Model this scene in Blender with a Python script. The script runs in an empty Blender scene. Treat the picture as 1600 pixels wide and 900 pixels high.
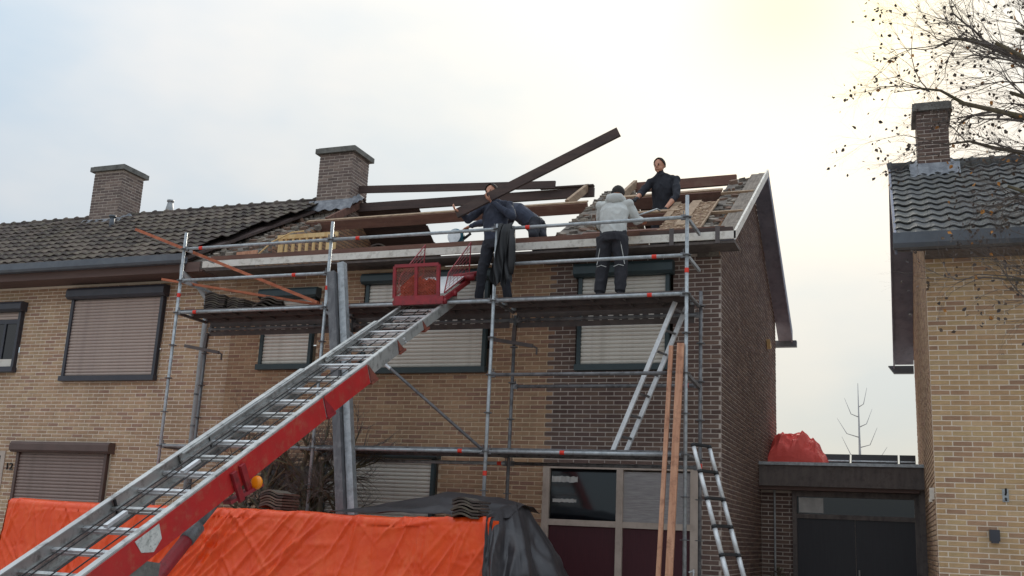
import bpy, math, random
import numpy as np
from mathutils import Vector, Matrix, noise
V = Vector
R = random.Random(7)
sc = bpy.context.scene
col = sc.collection

# ------------------------------------------------------------------ camera
CAM = V((2.339, -13.8, 1.5)); F_PX = 1620.6
_yaw, _pit, _rol = (math.radians(a) for a in (21.342, 13.222, 2.711))
_f = V((-math.sin(_yaw)*math.cos(_pit), math.cos(_yaw)*math.cos(_pit), math.sin(_pit)))
_r = V((math.cos(_yaw), math.sin(_yaw), 0)); _u = _r.cross(_f)
_r2 = _r*math.cos(_rol)+_u*math.sin(_rol); _u2 = -_r*math.sin(_rol)+_u*math.cos(_rol)
cam = bpy.data.objects.new('camera', bpy.data.cameras.new('camera')); col.objects.link(cam)
cam.data.sensor_width = 36; cam.data.lens = F_PX/1600*36; cam.data.clip_start = .1; cam.data.clip_end = 3000
_m = Matrix((_r2, _u2, -_f)).transposed().to_4x4(); _m.translation = CAM; cam.matrix_world = _m
sc.camera = cam
def proj(p):
    v = V(p)-CAM; z = v.dot(_f)
    return 800+F_PX*v.dot(_r2)/z, 450-F_PX*v.dot(_u2)/z

# ------------------------------------------------------------------ world: bright thin overcast, sun glowing through it behind the houses
SUN_EL, SUN_AZ = math.radians(28.5), math.radians(-5.9)      # azimuth from +y towards +x
sun_dir = V((math.sin(SUN_AZ)*math.cos(SUN_EL), math.cos(SUN_AZ)*math.cos(SUN_EL), math.sin(SUN_EL)))
w = bpy.data.worlds.new('World'); sc.world = w; w.use_nodes = True
nt = w.node_tree; nt.nodes.clear()
def N(t, **k):
    n = nt.nodes.new(t)
    for a, b in k.items(): setattr(n, a, b)
    return n
L = lambda a, b: nt.links.new(a, b)
out = N('ShaderNodeOutputWorld'); bg = N('ShaderNodeBackground'); L(bg.outputs[0], out.inputs[0])
sky = N('ShaderNodeTexSky', sky_type='NISHITA', sun_disc=False, sun_elevation=SUN_EL, sun_rotation=SUN_AZ)
skyS = N('ShaderNodeVectorMath', operation='SCALE'); skyS.inputs['Scale'].default_value = .10; L(sky.outputs[0], skyS.inputs[0])
tc = N('ShaderNodeTexCoord')
mp = N('ShaderNodeMapping'); mp.inputs['Scale'].default_value = (1.6, 1.6, 3.4); L(tc.outputs['Generated'], mp.inputs[0])
nz = N('ShaderNodeTexNoise'); nz.inputs['Scale'].default_value = 1.5; nz.inputs['Detail'].default_value = 5; nz.inputs['Roughness'].default_value = .5
L(mp.outputs[0], nz.inputs[0])
cr = N('ShaderNodeValToRGB'); cr.color_ramp.elements[0].position = .38; cr.color_ramp.elements[0].color = (.31, .385, .455, 1)
cr.color_ramp.elements[1].position = .64; cr.color_ramp.elements[1].color = (.465, .47, .475, 1); L(nz.outputs[0], cr.inputs[0])
mx = N('ShaderNodeMixRGB'); mx.inputs[0].default_value = .88; L(skyS.outputs[0], mx.inputs[1]); L(cr.outputs[0], mx.inputs[2])
dt = N('ShaderNodeVectorMath', operation='DOT_PRODUCT'); L(tc.outputs['Generated'], dt.inputs[0]); dt.inputs[1].default_value = sun_dir
def glow(power, colr, prev):
    mxx = N('ShaderNodeMath', operation='MAXIMUM'); L(dt.outputs['Value'], mxx.inputs[0]); mxx.inputs[1].default_value = 0
    pw = N('ShaderNodeMath', operation='POWER'); L(mxx.outputs[0], pw.inputs[0]); pw.inputs[1].default_value = power
    s = N('ShaderNodeVectorMath', operation='SCALE'); s.inputs[0].default_value = colr; L(pw.outputs[0], s.inputs['Scale'])
    a = N('ShaderNodeVectorMath', operation='ADD'); L(prev, a.inputs[0]); L(s.outputs[0], a.inputs[1]); return a.outputs[0]
o = glow(6, (.10, .045, -.045), mx.outputs[0]); o = glow(90, (.11, .06, -.02), o); o = glow(260, (.10, .06, -.16), o)
sx_ = N('ShaderNodeSeparateXYZ'); L(tc.outputs['Generated'], sx_.inputs[0])          # overcast: brighter towards the zenith
el_ = N('ShaderNodeMath', operation='MAXIMUM'); L(sx_.outputs['Z'], el_.inputs[0]); el_.inputs[1].default_value = 0
ef_ = N('ShaderNodeMath', operation='MULTIPLY_ADD'); L(el_.outputs[0], ef_.inputs[0]); ef_.inputs[1].default_value = 1.1; ef_.inputs[2].default_value = .58
L(o, bg.inputs[0]); L(ef_.outputs[0], bg.inputs[1])

sun = bpy.data.objects.new('sun', bpy.data.lights.new('sun', 'SUN')); col.objects.link(sun)
sun.data.energy = 1.5; sun.data.angle = math.radians(12); sun.data.color = (1, .93, .8)
sun.rotation_euler = (-sun_dir).to_track_quat('-Z', 'Y').to_euler(); sun.location = (0, 20, 20)
sc.view_settings.view_transform = 'Standard'; sc.view_settings.look = 'None'
sc.view_settings.exposure = 0.88; sc.view_settings.gamma = 1; sc.view_settings.use_curve_mapping = False
sc.cycles.max_bounces = 6; sc.cycles.use_denoising = True

# ------------------------------------------------------------------ materials
def lin(c): return tuple((x/255/12.92 if x/255 <= .04045 else ((x/255+.055)/1.055)**2.4) for x in c)
MATS = {}
def mat(name, c1, c2=None, rough=.7, metal=0., scale=8., detail=6, bump=.0, bscale=None, rnd=None, pal=None, spec=.5, stretch=(1, 1, 1), dirt=None, trans=0, wave=None, coat=0):
    """c1/c2 mixed by noise; rnd 'island'/'object' picks from palette pal; dirt=(colour, amount, scale)"""
    m = bpy.data.materials.new(name); m.use_nodes = True; t = m.node_tree; t.nodes.clear(); MATS[name] = m
    n = lambda ty: t.nodes.new(ty); k = t.links.new
    o = n('ShaderNodeOutputMaterial'); b = n('ShaderNodeBsdfPrincipled'); k(b.outputs[0], o.inputs[0])
    b.inputs['Roughness'].default_value = rough; b.inputs['Metallic'].default_value = metal
    b.inputs['Specular IOR Level'].default_value = spec
    if coat: b.inputs['Coat Weight'].default_value = coat
    tc = n('ShaderNodeTexCoord'); mp = n('ShaderNodeMapping'); mp.inputs['Scale'].default_value = stretch; k(tc.outputs['Object'], mp.inputs[0])
    nz = n('ShaderNodeTexNoise'); nz.inputs['Scale'].default_value = scale; nz.inputs['Detail'].default_value = detail; nz.inputs['Roughness'].default_value = .6; k(mp.outputs[0], nz.inputs[0])
    c1 = lin(c1); c2 = lin(c2) if c2 else c1
    mixn = n('ShaderNodeMixRGB'); cr = n('ShaderNodeMapRange'); cr.inputs[1].default_value = .35; cr.inputs[2].default_value = .65; k(nz.outputs[0], cr.inputs[0]); k(cr.outputs[0], mixn.inputs[0])
    mixn.inputs[1].default_value = (*c1, 1); mixn.inputs[2].default_value = (*c2, 1); colo = mixn.outputs[0]
    if rnd:
        if rnd == 'island': g = n('ShaderNodeNewGeometry'); src = g.outputs['Random Per Island']
        else: g = n('ShaderNodeObjectInfo'); src = g.outputs['Random']
        rp = n('ShaderNodeValToRGB'); rp.color_ramp.interpolation = 'CONSTANT'; k(src, rp.inputs[0])
        el = rp.color_ramp.elements
        while len(el) < len(pal): el.new(.5)
        for i, c in enumerate(pal): el[i].position = i/len(pal); el[i].color = (*lin(c), 1)
        mm = n('ShaderNodeMixRGB'); mm.blend_type = 'MULTIPLY'; mm.inputs[0].default_value = 1; k(rp.outputs[0], mm.inputs[1])
        g2 = n('ShaderNodeMapRange'); g2.inputs[1].default_value = .3; g2.inputs[2].default_value = .7; g2.inputs[3].default_value = .84; g2.inputs[4].default_value = 1.1; k(nz.outputs[0], g2.inputs[0]); k(g2.outputs[0], mm.inputs[2]); colo = mm.outputs[0]
        wn = n('ShaderNodeTexNoise'); wn.inputs['Scale'].default_value = .9; wn.inputs['Detail'].default_value = 7; wn.inputs['Roughness'].default_value = .65; g0 = n('ShaderNodeNewGeometry'); wm = n('ShaderNodeMapping'); wm.inputs['Scale'].default_value = (1.6, 1.6, .5); k(g0.outputs['Position'], wm.inputs[0]); k(wm.outputs[0], wn.inputs[0])
        w2 = n('ShaderNodeMapRange'); w2.inputs[1].default_value = .35; w2.inputs[2].default_value = .62; w2.inputs[3].default_value = .80; w2.inputs[4].default_value = 1.04; k(wn.outputs[0], w2.inputs[0])   # run-off and soot, long upright streaks
        m3 = n('ShaderNodeMixRGB'); m3.blend_type = 'MULTIPLY'; m3.inputs[0].default_value = 1; k(colo, m3.inputs[1]); k(w2.outputs[0], m3.inputs[2]); colo = m3.outputs[0]
    if dirt:
        dn = n('ShaderNodeTexNoise'); dn.inputs['Scale'].default_value = dirt[2]; dn.inputs['Detail'].default_value = 8; dn.inputs['Roughness'].default_value = .7; k(tc.outputs['Object'], dn.inputs[0])
        dr = n('ShaderNodeMapRange'); dr.inputs[1].default_value = .5; dr.inputs[2].default_value = .68; dr.inputs[4].default_value = dirt[1]; k(dn.outputs[0], dr.inputs[0])
        dm = n('ShaderNodeMixRGB'); k(dr.outputs[0], dm.inputs[0]); k(colo, dm.inputs[1]); dm.inputs[2].default_value = (*lin(dirt[0]), 1); colo = dm.outputs[0]
    k(colo, b.inputs['Base Color'])
    if bump:
        bn = n('ShaderNodeTexNoise'); bn.inputs['Scale'].default_value = bscale or scale*4; bn.inputs['Detail'].default_value = 5; k(mp.outputs[0], bn.inputs[0])
        bp = n('ShaderNodeBump'); bp.inputs['Strength'].default_value = bump; bp.inputs['Distance'].default_value = .01; k(bn.outputs[0], bp.inputs['Height']); k(bp.outputs[0], b.inputs['Normal'])
    if trans: b.inputs['Transmission Weight'].default_value = trans
    return m
YEL = [(208, 173, 132), (202, 166, 124), (212, 179, 139), (196, 160, 120), (201, 163, 126), (205, 174, 131), (186, 148, 118), (198, 168, 130), (203, 168, 127), (204, 170, 128), (174, 138, 112), (194, 158, 121)]
TAN = [(194, 160, 130), (188, 154, 124), (198, 166, 134), (182, 148, 120), (192, 156, 126), (172, 136, 116), (194, 162, 130), (186, 150, 122)]
BRN = [(181, 144, 115), (175, 138, 109), (187, 150, 119), (167, 130, 105), (177, 140, 113), (159, 122, 103), (181, 146, 117), (171, 132, 107)]
GRY = [(138, 122, 114), (126, 110, 104), (148, 130, 120), (118, 104, 98), (132, 114, 106)]
DRK = [(116, 95, 86), (110, 89, 81), (123, 101, 90), (105, 85, 78), (114, 92, 84), (127, 104, 92), (109, 88, 82), (118, 97, 89)]
for nm, pal in (('yel', YEL), ('tan', TAN), ('brn', BRN), ('drk', DRK), ('gry', GRY)):
    for rd in ('island', 'object'):
        mat('brick_'+nm+'_'+rd, (1, 1, 1), rough=.9, scale=14, bump=.5, bscale=90, rnd=rd, pal=pal, spec=.25)
mat('mortar_light', (240, 224, 204), (226, 209, 188), .95, scale=5, bump=.4, bscale=120)
mat('mortar_mid', (218, 194, 164), (200, 176, 148), .95, scale=5, bump=.4, bscale=120)
mat('mortar_dark', (200, 186, 174), (180, 166, 156), .95, scale=5, bump=.4, bscale=120)
mat('mortar_grey', (128, 118, 108), (92, 84, 78), .98, scale=6, bump=.8, bscale=40, dirt=((150, 142, 130), .6, 9))
TILE = [(94, 82, 76), (82, 72, 68), (106, 94, 86), (90, 79, 74), (76, 67, 64), (112, 99, 90), (98, 87, 77)]
for rd in ('island', 'object'):
    mat('tile_brown_'+rd, (1, 1, 1), spec=.25, rough=.85, scale=10, bump=.5, bscale=60, rnd=rd, pal=TILE, dirt=((124, 120, 100), .7, 9))
    mat('tile_grey_'+rd, (1, 1, 1), rough=.7, scale=10, bump=.5, bscale=60, rnd=rd, pal=[(84, 84, 84), (76, 77, 78), (92, 92, 90), (80, 80, 82)], dirt=((122, 118, 100), .6, 12))
mat('frame_green', (52, 66, 70), (60, 74, 76), .45, scale=4, dirt=((70, 78, 76), .35, 7))
mat('frame_charcoal', (58, 59, 66), (66, 66, 74), .45, scale=4, dirt=((86, 82, 80), .3, 7))
mat('frame_brown', (92, 72, 66), (102, 80, 74), .45, scale=4, dirt=((104, 90, 82), .3, 7))
mat('slat_cream', (234, 226, 214), (224, 216, 204), .5, scale=3, dirt=((160, 148, 132), .35, 5), stretch=(.4, 1, 3))
mat('slat_taupe', (186, 166, 154), (176, 156, 146), .5, scale=3, dirt=((128, 110, 100), .35, 5))
mat('slat_brown', (152, 130, 121), (142, 122, 114), .5, scale=3, dirt=((92, 78, 72), .35, 5))
mat('paint_white', (234, 228, 218), (220, 212, 200), .6, scale=6, bump=.2, bscale=50, dirt=((150, 138, 124), .6, 11), stretch=(.5, 1, 1))
mat('paint_cream', (196, 178, 164), (184, 166, 152), .5, scale=5, dirt=((142, 122, 108), .4, 6))
mat('fascia_grey', (116, 106, 101), (98, 90, 87), .8, scale=5, bump=.2, dirt=((60, 54, 52), .5, 8), stretch=(3, 3, .5))
mat('soffit_brown', (112, 90, 82), (98, 78, 72), .8, scale=4, stretch=(.3, 4, 4), bump=.2)
mat('verge_blue', (140, 142, 156), (126, 128, 142), .7, scale=4, dirt=((70, 70, 78), .4, 6))
mat('gutter', (96, 101, 108), (84, 88, 95), .5, .1, scale=4, dirt=((110, 112, 112), .4, 6))
mat('lead', (150, 152, 156), (112, 114, 120), .6, .3, scale=9, bump=.6, bscale=20)
mat('concrete', (126, 124, 118), (104, 102, 98), .9, scale=8, bump=.5, dirt=((78, 76, 70), .7, 7))
mat('timber_red', (126, 88, 74), (102, 72, 62), .8, scale=3, stretch=(.4, 5, 5), bump=.4, bscale=30, dirt=((128, 104, 88), .5, 6))
mat('timber_dark', (88, 70, 64), (68, 56, 54), .8, scale=3, stretch=(.4, 5, 5), bump=.4, bscale=30, dirt=((92, 80, 72), .4, 6))
mat('timber_pale', (176, 150, 122), (150, 122, 98), .8, scale=3, stretch=(4, .5, 4), bump=.3, dirt=((110, 88, 72), .6, 8))
mat('pine', (232, 200, 146), (214, 176, 118), .7, scale=4, stretch=(4, 4, .6), bump=.2)
mat('larch', (214, 162, 130), (190, 134, 104), .7, scale=5, stretch=(5, 5, .5), bump=.3, dirt=((120, 70, 52), .6, 9))
mat('larch_x', (200, 118, 82), (170, 92, 64), .7, scale=5, stretch=(.5, 5, 5), bump=.3, dirt=((110, 64, 48), .5, 9))
mat('verge_wood', (150, 138, 126), (118, 106, 96), .95, scale=5, stretch=(6, .6, .6), bump=.6, bscale=30, dirt=((92, 84, 76), .7, 7))
mat('board_debris', (170, 140, 112), (128, 100, 80), .95, scale=14, bump=1, bscale=60, dirt=((90, 66, 54), .8, 18))
mat('galv', (186, 190, 192), (160, 165, 168), .42, .4, scale=14, bump=.15, bscale=60, dirt=((104, 104, 102), .55, 12))
mat('galv_dark', (128, 127, 128), (108, 107, 109), .5, .3, scale=10, bump=.15, dirt=((60, 56, 54), .6, 10))
mat('steel_brown', (104, 94, 91), (86, 78, 77), .6, .1, scale=8, bump=.2, dirt=((96, 84, 76), .5, 9))
mat('steel_grey', (112, 112, 114), (90, 90, 93), .55, .2, scale=7, stretch=(3, 3, .4), bump=.2, dirt=((150, 150, 150), .6, 6))
mat('marker_red', (236, 62, 40), (220, 48, 34), .5)
mat('hoist_red', (200, 44, 44), (184, 40, 42), .42, scale=5, bump=.1, dirt=((196, 110, 84), .5, 10), coat=.2)
mat('hoist_maroon', (160, 42, 50), (138, 36, 44), .5, scale=8, bump=.2, dirt=((80, 40, 40), .6, 12))
mat('alu', (206, 206, 202), (178, 178, 176), .4, .5, scale=6, stretch=(1, .3, .3), bump=.15, dirt=((96, 92, 88), .75, 9))
mat('alu_bright', (228, 229, 229), (210, 211, 212), .35, .3, scale=8, dirt=((140, 140, 140), .4, 10))
mat('black', (26, 26, 28), (34, 34, 36), .6, scale=9)
mat('rubber', (30, 29, 31), (40, 38, 40), .7, scale=9)
mat('amber', (255, 150, 20), (250, 140, 10), .25, spec=.6)
mat('tarp', (250, 88, 30), (240, 76, 24), .36, scale=3, bump=.25, bscale=22, dirt=((252, 110, 56), .6, 5))
mat('tarp_red', (248, 104, 94), (240, 90, 80), .7, scale=3, bump=.5, bscale=14)
mat('foil', (56, 52, 54), (46, 43, 45), .42, scale=3, bump=.35, bscale=9, dirt=((84, 80, 80), .4, 4))
mat('panel_red', (74, 22, 32), (66, 18, 28), .55, scale=9, stretch=(9, 1, .4), bump=.2)
mat('panel_dark', (48, 46, 51), (42, 40, 45), .5, scale=6, stretch=(9, 1, .4))
mat('glass_dark', (16, 18, 22), (22, 24, 28), .06, spec=.7)
mat('curtain', (176, 170, 168), (150, 144, 144), .8, scale=4, stretch=(1, 1, 12), bump=.9, bscale=10)
mat('cloth_white', (200, 196, 190), (176, 172, 168), .9, scale=7, bump=.4)
mat('pvc', (176, 178, 178), (160, 162, 163), .5, scale=5, dirt=((120, 116, 110), .5, 8))
mat('asphalt', (150, 144, 138), (134, 128, 122), .95, scale=20, bump=.6, bscale=200)
mat('paving', (180, 174, 166), (162, 156, 150), .95, scale=8, bump=.6)
mat('bark', (112, 100, 80), (86, 78, 64), .95, scale=14, bump=.8, dirt=((100, 98, 56), .7, 9))
mat('twig', (112, 103, 97), (94, 86, 82), .95, scale=12)
mat('leaf_dry', (1, 1, 1), rough=.8, scale=9, rnd='island', pal=[(84, 74, 70), (98, 84, 74), (76, 68, 66), (104, 88, 74), (90, 78, 72), (196, 134, 66), (80, 72, 70), (98, 82, 70), (78, 70, 67), (92, 80, 74), (86, 76, 70), (94, 80, 72)])
mat('far_bark', (168, 166, 166), (150, 148, 148), .95)
mat('skin', (206, 150, 122), (192, 134, 108), .55, scale=12)
mat('hair', (38, 32, 30), (50, 42, 38), .8, scale=40, bump=.5)
mat('eye', (28, 22, 20), rough=.3)
mat('lip', (160, 92, 82), rough=.5)
mat('navy', (66, 71, 86), (52, 56, 70), .9, scale=9, bump=.5, bscale=18)
mat('black_cloth', (50, 51, 58), (38, 39, 46), .9, scale=9, bump=.5, bscale=18)
mat('hoodie', (208, 208, 203), (190, 190, 186), .95, scale=6, bump=.6, bscale=16)
mat('trouser_black', (54, 53, 58), (42, 42, 48), .9, scale=9, bump=.5, bscale=18)
mat('grey_cloth', (120, 122, 128), (98, 100, 106), .9, scale=9, bump=.5)
mat('boot', (30, 28, 28), (42, 38, 36), .7, scale=12)
mat('glove', (40, 40, 44), (30, 30, 34), .8, scale=20)
mat('teal', (30, 100, 116), (24, 86, 102), .45)
mat('sticker', (226, 226, 220), (196, 196, 190), .6, scale=12, dirt=((120, 126, 120), .9, 22))
mat('rubble_pale', (168, 156, 142), (138, 126, 114), .98, scale=9, bump=.7, bscale=50)
mat('rubble_brown', (138, 112, 96), (112, 90, 78), .98, scale=9, bump=.7, bscale=50)
mat('rust', (150, 84, 66), (120, 66, 54), .8, scale=12, bump=.3)

# ------------------------------------------------------------------ mesh helpers
class MB:
    def __init__(s): s.v = []; s.f = []
    def add(s, vs, fs):
        b = len(s.v); s.v += [tuple(x) for x in vs]; s.f += [tuple(i+b for i in q) for q in fs]; return s
    def box(s, x0, x1, y0, y1, z0, z1):
        return s.add([(x0, y0, z0), (x1, y0, z0), (x1, y1, z0), (x0, y1, z0), (x0, y0, z1), (x1, y0, z1), (x1, y1, z1), (x0, y1, z1)],
                     [(0, 3, 2, 1), (4, 5, 6, 7), (0, 1, 5, 4), (1, 2, 6, 5), (2, 3, 7, 6), (3, 0, 4, 7)])
    def obox(s, c, a, b, d):                       # centre + three half-extent vectors
        c, a, b, d = V(c), V(a), V(b), V(d)
        p = [c+a*i+b*j+d*k for k in (-1, 1) for (i, j) in ((-1, -1), (1, -1), (1, 1), (-1, 1))]
        return s.add(p, [(0, 3, 2, 1), (4, 5, 6, 7), (0, 1, 5, 4), (1, 2, 6, 5), (2, 3, 7, 6), (3, 0, 4, 7)])
    def bar(s, p0, p1, wid, hei, up=(0, 0, 1)):     # beam between two points
        p0, p1 = V(p0), V(p1); d = p1-p0; sd = d.cross(V(up)).normalized(); n = sd.cross(d).normalized()
        return s.obox((p0+p1)/2, d/2, sd*wid/2, n*hei/2)
    def path(s, pts, rad, n=8, cap=True, sq=1.0, side=None):
        pts = [V(p) for p in pts]; rings = []; b = len(s.v)
        if not hasattr(rad, '__len__'): rad = [rad]*len(pts)
        prev = None
        for i, p in enumerate(pts):
            t = (pts[min(i+1, len(pts)-1)]-pts[max(i-1, 0)]).normalized()
            if prev is None: a = t.cross(V(side) if side else (V((0, 0, 1)) if abs(t.z) < .9 else V((1, 0, 0)))).normalized()
            else: a = (prev-t*prev.dot(t)).normalized()
            prev = a; c = t.cross(a)
            r = rad[i]; rx, ry = r if hasattr(r, '__len__') else (r, r)
            for k in range(n):
                q = 2*math.pi*k/n; s.v.append(tuple(p+a*math.cos(q)*rx+c*math.sin(q)*ry))
        for i in range(len(pts)-1):
            for k in range(n): s.f.append((b+i*n+k, b+i*n+(k+1) % n, b+(i+1)*n+(k+1) % n, b+(i+1)*n+k))
        if cap: s.f.append(tuple(b+k for k in reversed(range(n)))); s.f.append(tuple(b+(len(pts)-1)*n+k for k in range(n)))
        return s
    def tube(s, p0, p1, r, n=10, r1=None): return s.path([p0, p1], [r, r if r1 is None else r1], n)
    def prism(s, poly, vec):
        n = len(poly); poly = [V(p) for p in poly]; vec = V(vec)
        return s.add(poly+[p+vec for p in poly], [tuple(reversed(range(n))), tuple(range(n, 2*n))]+[(i, (i+1) % n, n+(i+1) % n, n+i) for i in range(n)])
    def grid(s, fn, nu, nv):
        b = len(s.v)
        for i in range(nu+1):
            for j in range(nv+1): s.v.append(tuple(fn(i/nu, j/nv)))
        for i in range(nu):
            for j in range(nv):
                a = b+i*(nv+1)+j; s.f.append((a, a+1, a+nv+2, a+nv+1))
        return s
    def mesh(s, name, off=(0, 0, 0), smooth=False):
        me = bpy.data.meshes.new(name); ox, oy, oz = off
        me.from_pydata([(x-ox, y-oy, z-oz) for x, y, z in s.v], [], s.f); me.update()
        if smooth: me.polygons.foreach_set('use_smooth', [True]*len(me.polygons))
        return me
    def build(s, name, m, parent=None, smooth=False, kind=None):
        base = root_of(parent).location if parent else (0, 0, 0)
        me = s.mesh(name, base, smooth); me.materials.append(MATS[m])
        o = bpy.data.objects.new(name, me); col.objects.link(o)
        if parent: o.parent = parent
        if kind: o['kind'] = kind
        return o
def root_of(o):
    while o.parent: o = o.parent
    return o
def tag(o, label, cat, group=None):
    o['label'] = label; o['category'] = cat
    if group: o['group'] = group
    return o
def thing(name, label, cat, base=(0, 0, 0), group=None):
    o = bpy.data.objects.new(name, None); o.empty_display_size = .2; col.objects.link(o); o.location = base
    return tag(o, label, cat, group)
def inst(name, me, parent, M):
    """object sharing mesh me, placed by world matrix M under parent (parts carry no transform of their own)"""
    o = bpy.data.objects.new(name, me); col.objects.link(o); o.parent = parent
    o.matrix_local = Matrix.Translation(-V(root_of(parent).location)) @ M
    return o
def frame(o, x, y, z):
    m = Matrix((V(x), V(y), V(z))).transposed().to_4x4(); m.translation = V(o); return m
def structure(o): o['kind'] = 'structure'; return o

def ridge(x, y, z, sc_): return 1-abs(noise.noise((x*sc_, y*sc_, z*sc_)))*2
# ------------------------------------------------------------------ ground
structure(MB().box(-1500, 1500, -1500, 1500, -.3, 0).build('ground', 'asphalt'))
structure(MB().box(-30, 20, -5.4, 12, 0, .12).build('pavement', 'paving'))

# ------------------------------------------------------------------ brickwork
COURSE, PITCH, JOINT = .0625, .222, .0138
def rows(u0, u1, z0, z1, holes=(), top=None, shift=0):
    k0 = 0; res = []; k = 0
    while z0+(k+.9)*COURSE < z1:
        za = z0+k*COURSE; zb = za+COURSE-JOINT; zc = (za+zb)/2
        segs = [(u0, u1)]
        for (a, b, ha, hb) in holes:
            if ha < zc < hb:
                ns = []
                for (p, q) in segs:
                    if a > p: ns.append((p, min(q, a)))
                    if b < q: ns.append((max(p, b), q))
                segs = [x for x in ns if x[1]-x[0] > .03]
        u = u0-((k+shift) % 2)*PITCH/2
        while u < u1:
            for (p, q) in segs:
                a, b = max(u, p), min(u+PITCH-JOINT, q)
                if b-a > .035 and (top is None or zb < top((a+b)/2)): res.append((a, b, za, zb))
            u += PITCH
        k += 1
    return res
def brick_shape(mb, O, U, Nn, a, b, za, zb, jr=None):
    """one brick: sides, chamfer, front; U along the wall, Nn out of it"""
    c = .0035; d = .006+(jr.uniform(-.002, .002) if jr else 0); p = []
    if jr: dz = jr.uniform(-.0015, .0015); za += dz; zb += dz
    for (dep, i) in ((-.02, 0), (d-.003, 0), (d, c)):
        for (uu, zz) in ((a+i, za+i), (b-i, za+i), (b-i, zb-i), (a+i, zb-i)): p.append(O+U*uu+Nn*dep+V((0, 0, zz)))
    mb.add(p, [(0, 1, 5, 4), (1, 2, 6, 5), (2, 3, 7, 6), (3, 0, 4, 7), (4, 5, 9, 8), (5, 6, 10, 9), (6, 7, 11, 10), (7, 4, 8, 11), (8, 9, 10, 11)])
def lay(wall, mats, O, U, Nn, bricks, pick=0, zone=None, seen=None):
    """wall: mortar part; mats: {zone: material stem}. The `pick` bricks that show largest become objects, the rest one mesh per material"""
    jr = random.Random(3); zone = zone or (lambda a, b, z: 0)
    chosen = set()
    if pick:
        cand = []
        for i, (a, b, za, zb) in enumerate(bricks):
            if b-a < PITCH-JOINT-.002: continue
            c = O+U*((a+b)/2)+V((0, 0, (za+zb)/2)); x, y = proj(c)
            if 4 < x < 1596 and 4 < y < 896 and (seen is None or seen(c)): cand.append(((c-CAM).length, i))
        chosen = set(i for _, i in sorted(cand)[:pick])
    rest = {}; proto = {}
    ln = PITCH-JOINT; hh = COURSE-JOINT
    for i, (a, b, za, zb) in enumerate(bricks):
        z = zone(a, b, (za+zb)/2); stem = mats[z]
        if i in chosen:
            if stem not in proto:
                mb = MB(); brick_shape(mb, V((0, 0, 0)), V((1, 0, 0)), V((0, 0, 1)), 0, 0, 0, 0)
                mb = MB(); pts = []
                for (dep, q) in ((-.02, 0), (.003, 0), (.006, .0035)):
                    for (uu, zz) in ((-ln/2+q, -hh/2+q), (ln/2-q, -hh/2+q), (ln/2-q, hh/2-q), (-ln/2+q, hh/2-q)): pts.append((uu, -dep, zz))
                mb.add(pts, [(0, 1, 5, 4), (1, 2, 6, 5), (2, 3, 7, 6), (3, 0, 4, 7), (4, 5, 9, 8), (5, 6, 10, 9), (6, 7, 11, 10), (7, 4, 8, 11), (8, 9, 10, 11)])
                me = mb.mesh('brick'); me.materials.append(MATS[stem+'_object']); proto[stem] = me
            c = O+U*((a+b)/2)+V((0, 0, (za+zb)/2))+Nn*jr.uniform(-.002, .002)
            inst('brick', proto[stem], wall, frame(c, U, -Nn, (0, 0, 1)))
        else: brick_shape(rest.setdefault(stem, MB()), O, U, Nn, a, b, za, zb, jr)
    for stem, mb in rest.items():
        mb.build('bricks', stem+'_island', wall, kind='stuff')
X1, Y1, Z1 = V((1, 0, 0)), V((0, 1, 0)), V((0, 0, 1))

# ------------------------------------------------------------------ roller shutters, windows
def shutter(house, xl, xr, zb, zt, boxh, fm, sm, y=0.0, box_ext=.06, drop=None, pitch=.056, boxd=.17, sill=True):
    """roller shutter: box, two guides, sill, one part per slat"""
    wdw = MB()
    a, b = xl, xr
    bm = MB(); prof = [(-.001, zt), (-boxd*.8, zt), (-boxd, zt-boxh*.25), (-boxd, zt-boxh*.8), (-boxd*.72, zt-boxh), (-.001, zt-boxh)]
    bm.prism([(a-box_ext, y+p, z) for p, z in prof], (b-a+2*box_ext, 0, 0))
    bx = bm.build('shutter_box', fm, house)
    for s in (a, b-.055): MB().box(s, s+.055, y-.075, y-.001, zb+.04, zt-boxh-.001).build('guide_rail', fm, house)
    if sill: MB().box(a-.02, b+.02, y-.11, y-.001, zb-.045, zb+.039).build('window_sill', fm, house)
    lo = zb+.05 if drop is None else drop
    n = int((zt-boxh-lo)/pitch); ln = b-a-.112
    mb = MB(); K = 6
    pr = [(-.012*math.sin(math.pi*k/K)**.7-.004, pitch*.9*k/K) for k in range(K+1)]
    mb.add([(u, p, z) for u in (0, ln) for p, z in pr]+[(0, .004, 0), (0, .004, pitch*.9), (ln, .004, 0), (ln, .004, pitch*.9)],
           [(k, K+1+k, K+2+k, k+1) for k in range(K)]+[(0, 2*K+2, 2*K+4, K+1), (K, 2*K+1, 2*K+5, 2*K+3)])
    me = mb.mesh('slat', smooth=False); me.materials.append(MATS[sm])
    for k in range(n): inst('slat', me, house, Matrix.Translation((a+.056, y-.03, lo+pitch*k)))
    MB().box(a+.056, b-.056, y-.024, y-.0245+.02, lo, zt-boxh-.002).build('slat_backing', sm, house)
    if drop is None and not sill: pass
    return bx

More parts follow.
